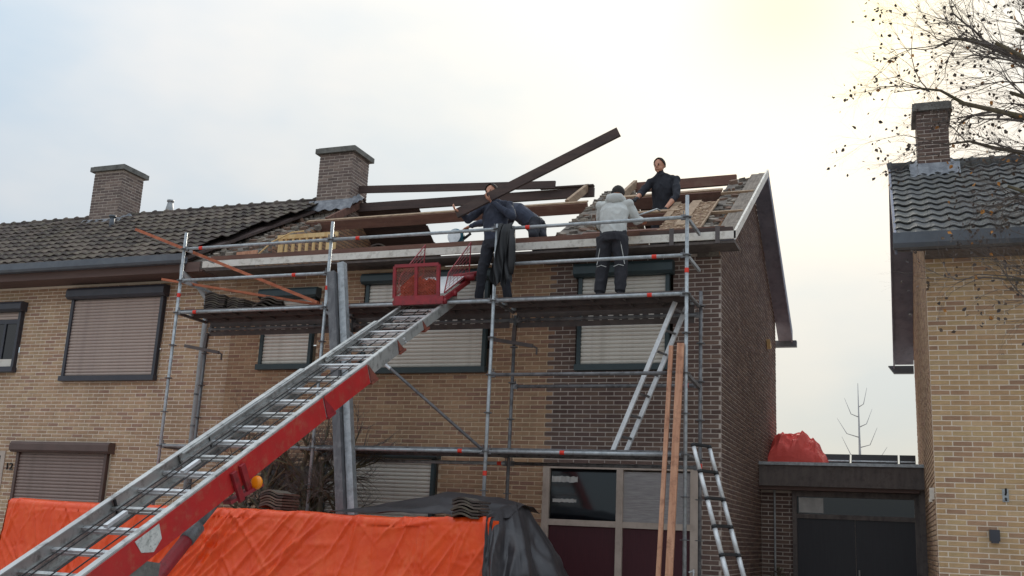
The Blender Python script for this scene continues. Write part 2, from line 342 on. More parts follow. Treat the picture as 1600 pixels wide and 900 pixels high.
# ------------------------------------------------------------------ house with the stripped roof
SL = .594
def zr(y): return 5.5+SL*(y+.45) if y <= 3 else 5.5+SL*3.45-SL*(y-3)
house = thing('brick_house', 'brick end house with its roof stripped to the beams, behind the scaffold', 'house', (-3.8, 0, 0))
XP = -7.9                                   # party wall with the left house
def wallzone(a, b, z): return 1 if (a+b)/2 > -2.42 else 0
holes = [(-7.33, -6.28, 3.83, 5.12), (-5.5, -3.36, 3.75, 5.28), (-2.05, -.66, 3.75, 5.28), (-5.95, -4.06, .85, 2.6), (-2.45, -.26, 0, 2.47), (-7.05, -6.15, 0, 2.35)]
fw = MB()
# mortar sheet with openings: build as strips between openings
def sheet_with_holes(mb, u0, u1, z0, z1, holes, y0, y1):
    us = sorted(set([u0, u1]+[h[0] for h in holes]+[h[1] for h in holes])); us = [u for u in us if u0 <= u <= u1]
    for a, b in zip(us, us[1:]):
        zs = [(z0, z1)]
        for h in holes:
            if h[0] < (a+b)/2 < h[1]:
                nz = []
                for p, q in zs:
                    if h[2] > p: nz.append((p, min(q, h[2])))
                    if h[3] < q: nz.append((max(p, h[3]), q))
                zs = nz
        for p, q in zs:
            if q-p > .01: mb.box(a, b, y0, y1, p, q)
sheet_with_holes(fw, XP, -2.45, .0, 5.36, holes, 0, .22)
front = fw.build('front_wall', 'mortar_mid', house)
fw = MB(); sheet_with_holes(fw, -2.449, -.01, .0, 5.36, holes, .0005, .22); fw.build('front_wall', 'mortar_dark', house)
br = rows(XP, -.006, .02, 5.37, holes)
lay(front, {0: 'brick_brn', 1: 'brick_drk'}, V((0, 0, 0)), X1, -Y1, br, 300, wallzone, lambda c: c.z > 1.7 and c.x > -4 and not (-3.3 < c.x < -.1 and 4.15 < c.z < 4.6))
# gable wall facing the gap
def gtop(y): return zr(y)-.12
gm = MB(); gm.prism([(0, 0.001, 0), (0, 6.0, 0), (0, 6.0, gtop(6)), (0, 3, gtop(3)), (0, .001, gtop(0))], (-.25, 0, 0))
gable = gm.build('gable_wall', 'mortar_dark', house)
lay(gable, {0: 'brick_drk'}, V((0, 0, 0)), Y1, X1, rows(.005, 5.99, .02, 7.4, (), lambda y: gtop(y), 1), 0)
MB().box(XP+.01, -.26, 5.75, 6, 0, 5.3).build('rear_wall', 'mortar_dark', house)
MB().box(XP+.01, -.26, .23, 5.74, 5.15, 5.3).build('attic_floor', 'timber_dark', house)
# windows
shutter(house, -7.28, -6.33, 3.85, 5.10, .16, 'frame_green', 'slat_cream')
shutter(house, -5.44, -3.40, 3.77, 5.27, .16, 'frame_green', 'slat_cream')
shutter(house, -2.01, -.70, 3.78, 5.26, .19, 'frame_green', 'slat_cream')
shutter(house, -5.92, -4.09, .88, 2.60, .13, 'frame_green', 'slat_cream')
d = MB().box(-7.04, -6.16, .02, .06, .12, 2.34).build('door', 'frame_charcoal', house); MB().box(-6.3, -6.26, -.03, .019, 1.0, 1.16).build('handle', 'alu', d)
# ground floor timber frame with two lights and two red panels
y0, y1 = -.03, .06
fr = MB()
for xa, xb in ((-2.45, -2.355), (-1.40, -1.31), (-.40, -.27)): fr.box(xa, xb, y0, y1, .12, 2.46)
for xa, xb in ((-2.354, -1.401), (-1.309, -.401)):
    fr.box(xa, xb, y0+.002, y1, 2.385, 2.459); fr.box(xa, xb, y0+.002, y1, 1.62, 1.70); fr.box(xa, xb, y0+.002, y1, .12, .22)
ff = fr.build('door_frame', 'paint_cream', house)
MB().box(-2.354, -1.401, .02, .04, 1.701, 2.384).build('pane', 'glass_dark', house)
MB().box(-1.309, -.401, .005, .03, 1.701, 2.36).build('curtain', 'curtain', house)
for xa, xb in ((-2.354, -1.401), (-1.309, -.401)): MB().box(xa, xb, .015, .035, .221, 1.619).build('door_panel', 'panel_red', house)
h = MB(); h.path([(-.34, -.09, .98), (-.34, -.09, 1.14)], .012); h.tube((-.34, -.09, 1.1), (-.34, -.03, 1.1), .01); h.path([(-.34, -.085, 1.12), (-.40, -.085, 1.10)], .01); h.build('door_handle', 'alu_bright', house)
sh = MB().box(-2.31, -1.9, .3, .5, 1.72, 1.74); sh.box(-2.31, -1.9, .3, .5, 2.0, 2.02).box(-2.3, -2.15, .32, .45, 2.02, 2.2).box(-2.1, -1.95, .32, .45, 1.74, 1.92); sh.build('indoor_shelf', 'cloth_white', house)
# torn paper strips inside the dark pane (white rough strips)
for za, zb, xa, xb in ((2.2, 2.28, -2.33, -1.96), (1.93, 1.975, -2.31, -1.97)):
    MB().grid(lambda u, v: (xa+(xb-xa)*u, .012+.004*math.sin(u*40), za+(zb-za)*v+.012*noise.noise((u*9, v*3, za))), 24, 3).build('paper_strip', 'cloth_white', house)
# eaves
MB().box(XP-.35, .27, -.47, -.44, 5.415, 5.522).build('fascia_board', 'paint_white', house)
MB().box(XP-.3, .25, -.439, -.002, 5.365, 5.40).build('soffit', 'fascia_grey', house)
MB().box(XP-.3, .10, -.34, -.10, 5.53, 5.635).build('wall_plate', 'timber_red', house)
MB().box(-1.05, .22, -.40, -.36, 5.53, 5.60).build('eaves_batten', 'timber_dark', house)
MB().box(-.62, -.56, -.475, -.46, 5.36, 5.6).build('gutter_bracket', 'steel_brown', house)
MB().box(.0, .06, -.475, -.46, 5.36, 5.6).build('gutter_bracket', 'steel_brown', house)
# barge boards at the gable, white painted edge + blue-grey soffit
bb = MB(); bb.prism([(.245, -.47, 5.40), (.245, -.47, 5.525), (.245, 3, zr(3)+.05), (.245, 3, zr(3)-.08)], (.03, 0, 0)); bb.build('barge_board', 'paint_white', house)
bb = MB(); bb.prism([(.245, 6.45, 5.30), (.245, 6.45, 5.525), (.245, 3.001, zr(3)+.05), (.245, 3.001, zr(3)-.14)], (.03, 0, 0)); bb.build('barge_board', 'verge_blue', house)
so = MB(); so.prism([(.004, 3, zr(3)-.13), (.004, 6.45, 5.33), (.004, 6.45, 5.37), (.004, 3, zr(3)-.09)], (.24, 0, 0)); so.prism([(.004, 2.999, zr(3)-.13), (.004, -.43, 5.37), (.004, -.43, 5.41), (.004, 2.999, zr(3)-.09)], (.24, 0, 0)); so.build('verge_soffit', 'verge_blue', house)
MB().box(-.3, .34, 6.46, 6.6, 5.22, 5.34).build('rear_gutter', 'gutter', house)
# bracket left on the gable wall
MB().prism([(.01, 4.62, 5.02), (.01, 4.86, 4.92), (.01, 4.72, 4.86)], (.06, 0, 0)).build('wall_tab', 'pine', house)
# party wall, middle wall: brick wedges whose tops lie open, ragged mortar
def rubble_wall(x0, x1, ya, yb, drop, seed, name='cross_wall'):
    rr = random.Random(seed)
    mb = MB(); mb.prism([(x0, ya, 5.3), (x0, yb, 5.3), (x0, yb, zr(yb)-drop), (x0, min(yb, 3), zr(min(yb, 3))-drop), (x0, ya, zr(ya)-drop)], (x1-x0, 0, 0))
    wl = mb.build(name, 'mortar_grey', house)
    lay(wl, {0: 'brick_brn'}, V((x1, 0, 0)), Y1, X1, rows(ya+.01, yb-.01, 5.32, 7.4, (), lambda y: zr(y)-drop), 0)
    y = ya+.03
    while y < min(yb, 3.0)-.05:               # broken mortar bed, brick ends and splinters lying on top
        x = x0
        while x < x1-.03:
            s = rr.uniform(.06, .2)
            if rr.random() < .62:
                tilt = Matrix.Rotation(math.atan(SL)+rr.uniform(-.25, .15), 3, 'X')@Matrix.Rotation(rr.uniform(-.2, .2), 3, 'Y')@Matrix.Rotation(rr.uniform(-.6, .6), 3, 'Z'); n = rr.choice((4, 5, 6)); hgt = rr.uniform(.015, .05)
                ring = [V((rr.uniform(.7, 1)*s*.62*math.cos(a), rr.uniform(.5, 1)*s*.42*math.sin(a), 0)) for a in [i*2*math.pi/n+.4 for i in range(n)]]
                c = V((x+s*.45, y+rr.uniform(-.03, .03), zr(y)-drop+rr.uniform(-.005, .012))); top = [c+tilt@(p*rr.uniform(.75, .95)+V((0, 0, hgt))) for p in ring]; bot = [c+tilt@(p-V((0, 0, .05))) for p in ring]
                MB().add(bot+top, [tuple(range(n, 2*n))]+[(i, (i+1) % n, n+(i+1) % n, n+i) for i in range(n)]).build('stone', rr.choice(('mortar_grey', 'mortar_grey', 'rubble_pale', 'rubble_brown')), wl)
            x += s*.95
        y += rr.uniform(.08, .14)
    return wl
rubble_wall(XP-.95, XP+.32, .0, 5.9, .10, 5, 'party_wall')
rubble_wall(-2.52, -2.02, -.1, 5.9, .12, 9)
rubble_wall(-.32, -.02, -.05, 2.9, .06, 11, 'gable_head')
# timbers: ridge beam, purlins
def beam(p0, p1, wd=.07, hg=.16, m='timber_red', name='purlin', up=(0, 0, 1)): return MB().bar(p0, p1, wd, hg, up).build(name, m, house)
tl = (0, -SL, 1)
beam((XP+.3, 3, 7.46), (-2.75, 3, 7.43), .07, .17, name='ridge_beam', m='timber_dark')
beam((-2.0, 3, 7.45), (-.25, 3, 7.46), .07, .17, name='ridge_beam')
beam((XP+.05, 1.85, 6.76), (-2.5, 1.83, 6.75), .08, .17, up=tl)
beam((-2.05, 1.85, 6.77), (-.3, 1.87, 6.79), .08, .19, up=tl)
beam((-2.05, .85, 6.17), (-.75, .85, 6.17), .08, .17, up=tl)
beam((-2.03, .15, 5.74), (-.9, .15, 5.74), .08, .12, up=tl)
beam((-2.05, 1.86, 6.9), (-.3, 1.88, 6.915), .12, .03, 'timber_pale', 'batten', tl)
beam((-2.05, .84, 6.285), (-.75, .84, 6.285), .11, .025, 'timber_pale', 'batten', tl)
beam((XP+.05, 1.84, 6.865), (-2.5, 1.82, 6.855), .10, .02, 'timber_pale', 'batten', tl)
for x, m in ((XP+.42, 'timber_red'), (-2.88, 'timber_pale'), (-2.0, 'timber_pale')):
    beam((x, 1.9, 6.87), (x, 3.02, 7.53), .06, .13, m, 'rafter', (1, 0, 0) if False else (0, -SL, 1))
# boards left on the rear slope (inside faces seen from below)
def rear_boards(x0, x1, s0, s1, n, m):
    for i in range(n):
        a = s0+(s1-s0)*i/n; b = s0+(s1-s0)*(i+1)/n-.006
        MB().prism([(x0, 3+a, zr(3+a)-.16), (x0, 3+b, zr(3+b)-.16), (x0, 3+b, zr(3+b)-.135), (x0, 3+a, zr(3+a)-.135)], (x1-x0+R.uniform(-.02, .02), 0, 0)).build('roof_board', m, house)
rear_boards(XP+.33, -6.2, .05, 3.3, 17, 'timber_dark'); rear_boards(-2.0, -.26, .28, 3.3, 15, 'timber_dark')
MB().box(XP+.33, -6.6, 4.7, 4.8, 5.3, 6.3).build('attic_partition', 'timber_dark', house)
MB().box(-2.0, -.3, 4.4, 4.5, 5.3, 6.5).build('attic_partition', 'timber_dark', house)
# boarded piece of the front slope by the gable, two loose planks on it
def slope_panel(x0, x1, ya, yb, th, lift, m, name, xt=0):
    return MB().prism([(x0, ya, zr(ya)+lift), (x1, ya, zr(ya)+lift), (x1+xt*0, yb, zr(yb)+lift), (x0-xt, yb, zr(yb)+lift)], (0, 0, th)).build(name, m, house)
for i in range(4):
    xa = -.86+i*.15; slope_panel(xa, xa+.144, -.36, 1.28-.08*(i == 1), .022, -.02, 'board_debris', 'roof_board')
slope_panel(-.66, -.52, .02, 1.33, .02, .006, 'timber_pale', 'loose_board'); slope_panel(-.93, -.83, .5, 1.3, .02, .008, 'timber_pale', 'loose_board')
slope_panel(-.27, -.245, -.3, 1.3, .03, .0, 'timber_pale', 'batten')
for yy in (.62, 1.75): MB().bar((-.3, yy, zr(yy)+.0), (.2, yy, zr(yy)+.0), .05, .04, tl).build('batten', 'timber_pale', house)
for xa, xb in ((.0, .115), (.12, .24)): slope_panel(xa, xb, -.42, 2.98, .02, -.03 if xa == 0 else -.02, 'verge_wood', 'verge_board')
rr = random.Random(21); mb = MB()
for i in range(230):                           # crumbs of mortar and splinters on the boards
    x, y = rr.uniform(-.86, -.28), rr.uniform(-.3, 1.25); s = rr.uniform(.008, .03)
    c = V((x, y, zr(y)+.004+s*.3)); a = rr.uniform(0, 3); mb.obox(c, V((math.cos(a), math.sin(a), SL*math.sin(a)))*s, V((-math.sin(a), math.cos(a), SL*math.cos(a)))*s*.6, V((0, 0, 1))*s*.4)
mb.build('debris', 'timber_pale', house, kind='stuff')
# heap of old tiles on the attic edge, pine slatted frame
rr = random.Random(4)
# ------------------------------------------------------------------ roof tiles
TW, TE, TLN = .21, .325, .39
def tile_mesh(name, m, wscale=1.0):
    mb = MB(); K = 10; top = []; th = .016
    def prof(u): return .030*(.5+.5*math.cos(2*math.pi*(u-.32)))**1.25 + .004*u
    for j, yy in enumerate((0, TLN)):
        for k in range(K+1):
            u = k/K*1.08; top.append(((u-.5)*TW*wscale, yy, prof(u)+.030*(1-yy/TLN)))
    n = K+1; bot = [(x, y+.0, z-th) for x, y, z in top[:n]]
    mb.add(top+bot, [(k, k+1, n+k+1, n+k) for k in range(K)]+[(2*n+k, 2*n+k+1, k+1, k) for k in range(K)])
    me = mb.mesh(name); me.materials.append(MATS[m]); return me
def tile_verts(me): return [v.co.copy() for v in me.vertices], [tuple(p.vertices) for p in me.polygons]
def tile_field(part, mstem, x0, x1, ncol, ye, ze, slope, nrow, U=X1, pick=300, keep=None, origin=V((0, 0, 0)), D=Y1):
    me = tile_mesh('tile', mstem+'_object'); vs, fs = tile_verts(me); rest = MB(); jr = random.Random(8)
    th = math.atan(slope); sd = D*math.cos(th)+V((0, 0, math.sin(th))); nn = U.cross(sd); items = []
    for r in range(nrow):
        for c in range(ncol):
            u = x0+(c+.5)*TW
            if u+TW/2 > x1 or (keep and not keep(u, r)): continue
            p = origin+U*u+D*ye+V((0, 0, ze))+sd*(r*TE)+nn*(.012+jr.uniform(-.004, .006))+U*jr.uniform(-.003, .003)
            px, py = proj(p); vis = -20 < px < 1620 and py < 900
            items.append(((p-CAM).length if vis else 1e3+abs(px), frame(p, (U+nn*jr.uniform(-.03, .03)).normalized(), sd, nn)))
    items.sort(key=lambda t: t[0])
    for i, (dd, M) in enumerate(items):
        if i < pick: inst('tile', me, part, M)
        else: rest.add([M@v for v in vs], fs)
    if rest.v: rest.build('tiles', mstem+'_island', part, kind='stuff')
    return me

# ------------------------------------------------------------------ left house
left = thing('row_house', 'tan brick row house on the left with dark tiled roof and number 12', 'house', (-12.5, 0, 0))
lh = [(-17.5, -12.33, 3.83, 5.1), (-11.27, -9.26, 3.68, 5.27), (-11.97, -9.99, .85, 2.62), (-13.6, -12.27, 0, 2.46)]
lw = MB(); sheet_with_holes(lw, -19, XP-.002, 0, 5.36, lh, 0, .22); lwall = lw.build('front_wall', 'mortar_light', left)
lay(lwall, {0: 'brick_tan'}, V((0, 0, 0)), X1, -Y1, rows(-17.2, XP-.006, .02, 5.37, lh, None, 0), 300, None, lambda c: c.z > 1.9)
MB().box(-19, XP-.02, 5.75, 6, 0, 5.3).build('rear_wall', 'mortar_light', left)
shutter(left, -11.24, -9.28, 3.70, 5.27, .19, 'frame_charcoal', 'slat_taupe', pitch=.055)
shutter(left, -11.96, -10.02, .88, 2.62, .18, 'frame_brown', 'slat_brown', pitch=.055, box_ext=.09)
# far window, shutter half up: glass and pale lower sash
shutter(left, -14.2, -12.35, 3.87, 5.08, .17, 'frame_charcoal', 'slat_taupe', drop=4.78)
MB().box(-14.14, -12.41, -.012, .0, 3.9, 4.78).build('pane', 'glass_dark', left)
sf = MB().box(-14.14, -12.41, -.03, -.0125, 4.70, 4.78); sf.box(-14.14, -12.41, -.03, -.0125, 3.9, 3.98); sf.box(-12.75, -12.70, -.031, -.0125, 3.98, 4.70); sf.build('window_frame', 'frame_charcoal', left)
MB().box(-14.1, -12.42, -.036, -.0305, 3.93, 4.06).build('lower_sash', 'slat_cream', left)
MB().box(-13.5, -12.36, .03, .07, .12, 2.38).build('door', 'frame_charcoal', left)
fr = MB().box(-12.36, -12.27, -.02, .08, .12, 2.46); fr.box(-13.6, -12.361, -.018, .08, 2.38, 2.458); fr.build('door_frame', 'paint_cream', left)
cu = bpy.data.curves.new('num', 'FONT'); cu.body = '12'; cu.size = .17; cu.extrude = .01
to = bpy.data.objects.new('num', cu); col.objects.link(to); dg = bpy.context.evaluated_depsgraph_get()
me = bpy.data.meshes.new_from_object(to.evaluated_get(dg)); bpy.data.objects.remove(to); me.materials.append(MATS['black'])
inst('house_number', me, left, frame((-12.22, -.022, 2.14), X1, Z1, -Y1))
# roof
rf = MB(); rf.prism([(-19, -.42, zr(-.42)+.03), (-19, 3, zr(3)+.06), (-19, 6.4, zr(6.4)+.03), (-19, 6.4, zr(6.4)-.08), (-19, 3, zr(3)-.06), (-19, -.42, zr(-.42)-.08)], (19-8.86, 0, 0))
lroof = rf.build('roof', 'timber_dark', left)
tile_field(lroof, 'tile_brown', -17.2, -7.9, 46, -.52, 5.56, SL+.004, 12, keep=lambda u, r: u < -8.95+.075*r)
MB().prism([(-9.3, -.42, zr(-.42)+.0), (-8.85, -.42, zr(-.42)+.0), (-8.02, 3.0, zr(3)+.0), (-9.3, 3.0, zr(3)+.0)], (0, 0, .05)).build('roofing_underlay', 'timber_dark', left)
x = -17.2
while x < -8.35:
    MB().path([(x, 3, zr(3)+.075), (x+.05, 3, zr(3)+.085), (x+.055, 3, zr(3)+.075), (x+.335, 3, zr(3)+.068)], [(.085, .11), (.095, .12), (.085, .108), (.08, .10)], 12).build('ridge_tile', 'tile_brown_object', lroof, True); x += .30
gt = MB(); prof = [(-.60, 5.64), (-.61, 5.53), (-.585, 5.49), (-.50, 5.485), (-.475, 5.52), (-.475, 5.60), (-.487, 5.60), (-.487, 5.53), (-.51, 5.50), (-.575, 5.503), (-.595, 5.54), (-.588, 5.64)]
gt.prism([(-19, y, z) for y, z in prof], (19-8.55, 0, 0)); gt.build('gutter', 'gutter', left)
MB().box(-19, -8.3, -.47, -.45, 5.36, 5.52).build('fascia_board', 'soffit_brown', left)
MB().box(-19, -8.26, -.449, -.002, 5.365, 5.40).build('soffit', 'soffit_brown', left)
dp = MB(); dp.path([(-8.62, -.5, 5.5), (-8.62, -.5, 5.36), (-8.5, -.2, 5.18), (-8.4, -.075, 5.0), (-8.38, -.07, 4.8), (-8.38, -.07, .12)], .042, 12)
dpo = dp.build('downpipe', 'pvc', left, True)
for z in (1.6, 2.9, 3.4, 4.6): MB().path([(-8.38, -.07, z), (-8.38, -.07, z+.03)], .048, 12).build('pipe_clip', 'galv_dark', dpo)
# chimneys
def chimney(owner, cx, cy, z0, z1, sx, sy, pal, capo=.07, caph=.10, U=X1, D=Y1):
    c = V((cx, cy, 0)); a, b = c-U*sx/2-D*sy/2, None
    core = MB(); core.obox(c+V((0, 0, (z0+z1)/2)), U*(sx/2-.006), D*(sy/2-.006), V((0, 0, (z1-z0)/2)))
    ch = core.build('chimney', 'mortar_dark', owner)
    n = int(math.ceil((z1-z0)/COURSE)); mbx = []
    bl = MB()
    for (O, UU, NN, ln) in ((c-U*sx/2-D*sy/2, U, -D, sx), (c+U*sx/2-D*sy/2, D, U, sy), (c-U*sx/2+D*sy/2, -D, -U, sy), (c+U*sx/2+D*sy/2, -U, D, sx)):
        for (p, q, za, zb) in rows(0, ln-.004, z0, z1+.01): brick_shape(bl, O-NN*.006, UU, NN, p, q, za, zb, R)
    bl.build('bricks', pal+'_island', ch, kind='stuff')
    cp = MB(); cp.obox(c+V((0, 0, z1+caph/2)), U*(sx/2+capo), D*(sy/2+capo), V((0, 0, caph/2))); cp.obox(c+V((0, 0, z1+caph+.012)), U*(sx/2+capo*.4), D*(sy/2+capo*.4), V((0, 0, .012)))
    cp.build('chimney_cap', 'concrete', ch)
    fl = MB()
    for k in range(14):
        pass
    for s in (-1, 1):                          # lead flashing, stepped skirt
        yy = cy+s*(sy/2+.001)
    f0 = c-D*(sy/2+.012); zf = zr_f(cy-sy/2)
    fl.grid(lambda u, v: f0+U*((u-.5)*(sx+.26))-D*(.16*v)+V((0, 0, zf+.16-.02*math.sin(u*25)*v-(.16+.16*SL)*v+.035)), 20, 4)
    for sg in (-1, 1):
        fl.grid(lambda u, v: c+U*sg*(sx/2+.012+.12*v)+D*((u-.5)*(sy+.1))+V((0, 0, zr_f((c+D*((u-.5)*(sy+.1))).y)+.20-.10*v+.015*math.sin(u*30))), 16, 3)
    fl.build('lead_flashing', 'lead', ch, True)
    return ch
zr_f = zr
chimney(left, -13.35, 2.89, 7.2, 8.55, .76, .64, 'brick_gry')
chimney(left, -7.88, 2.99, 7.2, 8.5, .74, .64, 'brick_gry')
v1 = MB(); v1.path([(-12.55, 2.0, 7.0), (-12.55, 2.0, 7.32)], .05, 12); v1.path([(-12.55, 2.0, 7.3), (-12.55, 2.0, 7.34)], .07, 12); v1.build('vent_pipe', 'gutter', left, True)
v2 = MB(); v2.path([(-12.35, 3.4, 7.4), (-12.35, 3.4, 7.9), (-12.35, 3.4, 8.06)], [.10, .085, .055], 12); v2.path([(-12.35, 3.4, 8.06), (-12.35, 3.4, 8.10)], .075, 12); v2.build('vent_pipe', 'pvc', left, True)

# ------------------------------------------------------------------ house on the right (turned by a degree)
ra = math.radians(1.3); UR = V((math.cos(ra), math.sin(ra), 0)); DR = V((-math.sin(ra), math.cos(ra), 0)); OR = V((2.585, 0, 0))
def rp(u, d, z): return OR+UR*u+DR*d+V((0, 0, z))
right = thing('brick_house', 'yellow brick house on the right with grey wave tiles, partly behind a tree', 'house', (5.5, 1, 0))
EZ = 5.18
m_ = MB(); m_.prism([rp(0, 0, 0), rp(0, 0, EZ), rp(8, 0, EZ), rp(8, 0, 0)], DR*.22); rw = m_.build('front_wall', 'mortar_light', right)
lay(rw, {0: 'brick_yel'}, OR, UR, -DR, rows(.005, 4.0, .02, EZ, ()), 300)
SR = .60
def zq(d): return EZ+.12+SR*(d+.45) if d <= 3 else EZ+.12+SR*3.45-SR*(d-3)
m_ = MB(); m_.prism([rp(.004, .23, 0), rp(.004, 6.4, 0), rp(.004, 6.4, zq(6.4)-.12), rp(.004, 3, zq(3)-.12), rp(.004, .23, zq(.23)-.12)], UR*.2); sw = m_.build('side_wall', 'mortar_dark', right)
lay(sw, {0: 'brick_tan'}, OR+DR*6.4, -DR, -UR, rows(.01, 6.39, .02, 7.3, (), lambda u: zq(6.4-u)-.12, 1), 0)
rf = MB(); rf.prism([rp(-.33, -.42, zq(-.42)-.07), rp(-.33, 3, zq(3)-.07), rp(-.33, 6.85, zq(6.85)-.07), rp(-.33, 6.85, zq(6.85)+.01), rp(-.33, 3, zq(3)+.02), rp(-.33, -.42, zq(-.42)+.01)], UR*6); rroof = rf.build('roof', 'soffit_brown', right)
tile_field(rroof, 'tile_grey', -.36, 3.2, 16, -.50, zq(-.5)+.0, SR, 13, U=UR, D=DR, origin=OR, pick=300)
x = -.36
while x < 2.8:
    p = rp(x, 3, zq(3)+.06); MB().path([p, p+UR*.05+Z1*.012, p+UR*.055, p+UR*.335], [(.085, .11), (.095, .12), (.085, .108), (.08, .10)], 12).build('ridge_tile', 'tile_grey_object', rroof, True); x += .30
vg = MB(); vg.prism([rp(-.36, -.48, zq(-.48)-.20), rp(-.36, -.48, zq(-.48)+.05), rp(-.36, 3, zq(3)+.09), rp(-.36, 6.9, zq(6.9)+.05), rp(-.36, 6.9, zq(6.9)-.20), rp(-.36, 3, zq(3)-.14)], UR*.028); vg.build('barge_board', 'verge_blue', right)
vs_ = MB(); vs_.prism([rp(-.33, -.42, zq(-.42)-.16), rp(-.33, 3, zq(3)-.13), rp(-.33, 6.85, zq(6.85)-.16), rp(-.33, 6.85, zq(6.85)-.12), rp(-.33, 3, zq(3)-.09), rp(-.33, -.42, zq(-.42)-.12)], UR*.33); vs_.build('verge_soffit', 'verge_blue', right)
g_ = MB(); g_.prism([rp(-.38, y, z+EZ-5.36) for y, z in [(-.64, 5.50), (-.65, 5.36), (-.62, 5.31), (-.50, 5.31), (-.48, 5.36), (-.48, 5.46), (-.495, 5.46), (-.50, 5.36), (-.515, 5.33), (-.61, 5.33), (-.63, 5.37), (-.625, 5.50)]], UR*6); g_.build('gutter', 'gutter', right)
m_ = MB(); m_.prism([rp(-.33, -.47, EZ-.06), rp(-.33, -.47, EZ+.1), rp(-.33, -.45, EZ+.1), rp(-.33, -.45, EZ-.06)], UR*6); m_.build('fascia_board', 'fascia_grey', right)
m_ = MB(); m_.prism([rp(.0, -.449, EZ-.05), rp(.0, -.449, EZ-.015), rp(.0, -.002, EZ-.015), rp(.0, -.002, EZ-.05)], UR*6); m_.build('soffit', 'fascia_grey', right)
m_ = MB(); m_.prism([rp(-.35, 6.9, zq(6.9)-.28), rp(-.45, 6.9, zq(6.9)-.14), rp(0, 6.9, zq(6.9)-.14), rp(0, 6.9, zq(6.9)-.28)], DR*.14); m_.build('rear_gutter', 'gutter', right)
zr_f = lambda y: zq(y)
chimney(right, 2.83, 3.05, 7.2, 8.25, .46, .7, 'brick_drk', .06, .12, UR, DR)
lamp = MB(); lp = rp(.62, -.07, 1.72); lamp.obox(lp, UR*.055, DR*.062, V((0, 0, .065))); lamp.obox(lp-DR*.02+V((0, 0, -.075)), UR*.04, DR*.04, V((0, 0, .012)))
tag(lamp.build('wall_lamp', 'frame_charcoal'), 'small square dark wall lamp on the yellow brick front', 'lamp')
hk = thing('wall_bracket', 'little grey metal wall bracket above the square lamp', 'bracket', rp(.77, 0, 2.15))
m_ = MB(); m_.obox(rp(.77, -.008, 2.19), UR*.035, DR*.007, V((0, 0, .075))); m_.build('plate', 'galv', hk)
m_ = MB(); m_.path([rp(.77, -.02, 2.2), rp(.77, -.08, 2.22), rp(.77, -.09, 2.27)], .012, 8); m_.path([rp(.77, -.02, 2.16), rp(.77, -.05, 2.13)], .01, 8); m_.build('hook', 'black', hk)
m_ = MB(); m_.obox(rp(-.03, .25, 2.2), UR*.03, DR*.035, V((0, 0, .07))); m_.obox(rp(-.05, .25, 2.12), UR*.02, DR*.02, V((0, 0, .02))); tag(m_.build('alarm_sensor', 'slat_cream'), 'white sensor box on the side wall of the yellow house', 'sensor')

# ------------------------------------------------------------------ garage between the houses
gar = thing('garage', 'low flat roofed garage with dark double doors between the two houses', 'garage', (1.3, 3.8, 0))
GY = 3.55
MB().box(.005, 2.53, GY, GY+.05, 2.42, 2.75).build('fascia_board', 'fascia_grey', gar)
MB().box(.003, 2.505, GY-.03, GY+.06, 2.751, 2.80).build('roof_edge_trim', 'galv', gar)
MB().box(.003, 2.42, GY+.061, 9.5, 2.6, 2.78).build('roof_slab', 'asphalt', gar)
MB().box(.003, 2.42, GY+.051, 9.2, 2.361, 2.43).build('soffit', 'soffit_brown', gar)
pm = MB().box(.003, .50, GY+.27, GY+.5, 0, 2.36); pier = pm.build('brick_pier', 'mortar_dark', gar)
lay(pier, {0: 'brick_drk'}, V((0, GY+.27, 0)), X1, -Y1, rows(.01, .50, .02, 2.36), 0)
MB().path([(.22, GY+.24, .1), (.22, GY+.24, 2.36)], .016, 8).build('conduit', 'pvc', gar)
fr = MB(); yy = GY+.2
fr.box(.50, .57, yy, yy+.12, .1, 2.36).box(2.34, 2.42, yy, yy+.12, .1, 2.36).box(.571, 2.339, yy+.002, yy+.12, 1.93, 2.0).box(.571, 2.339, yy+.002, yy+.12, 2.27, 2.358)
fr.build('door_frame', 'fascia_grey', gar)
MB().box(.571, 2.339, yy+.05, yy+.06, 2.001, 2.269).build('pane', 'glass_dark', gar)
MB().box(.60, .98, yy+.035, yy+.045, 2.02, 2.255).build('pane_blind', 'cloth_white', gar)
for xa, xb in ((.571, 1.452), (1.456, 2.339)):
    dd = MB().box(xa, xb, yy+.03, yy+.07, .1, 1.929).build('door', 'panel_dark', gar)
    if xa > 1: MB().tube((1.5, yy+.0, 1.05), (1.5, yy+.0, 1.17), .014).build('handle', 'alu', dd)
MB().box(.003, .01, GY+.5, 9.5, 0, 2.6).build('side_wall', 'mortar_dark', gar)
MB().box(.011, 2.42, 9.3, 9.5, 0, 2.59).build('rear_wall', 'mortar_dark', gar); MB().box(2.421, 2.56, GY+.12, GY+.4, 0, 2.419).build('side_post', 'fascia_grey', gar)
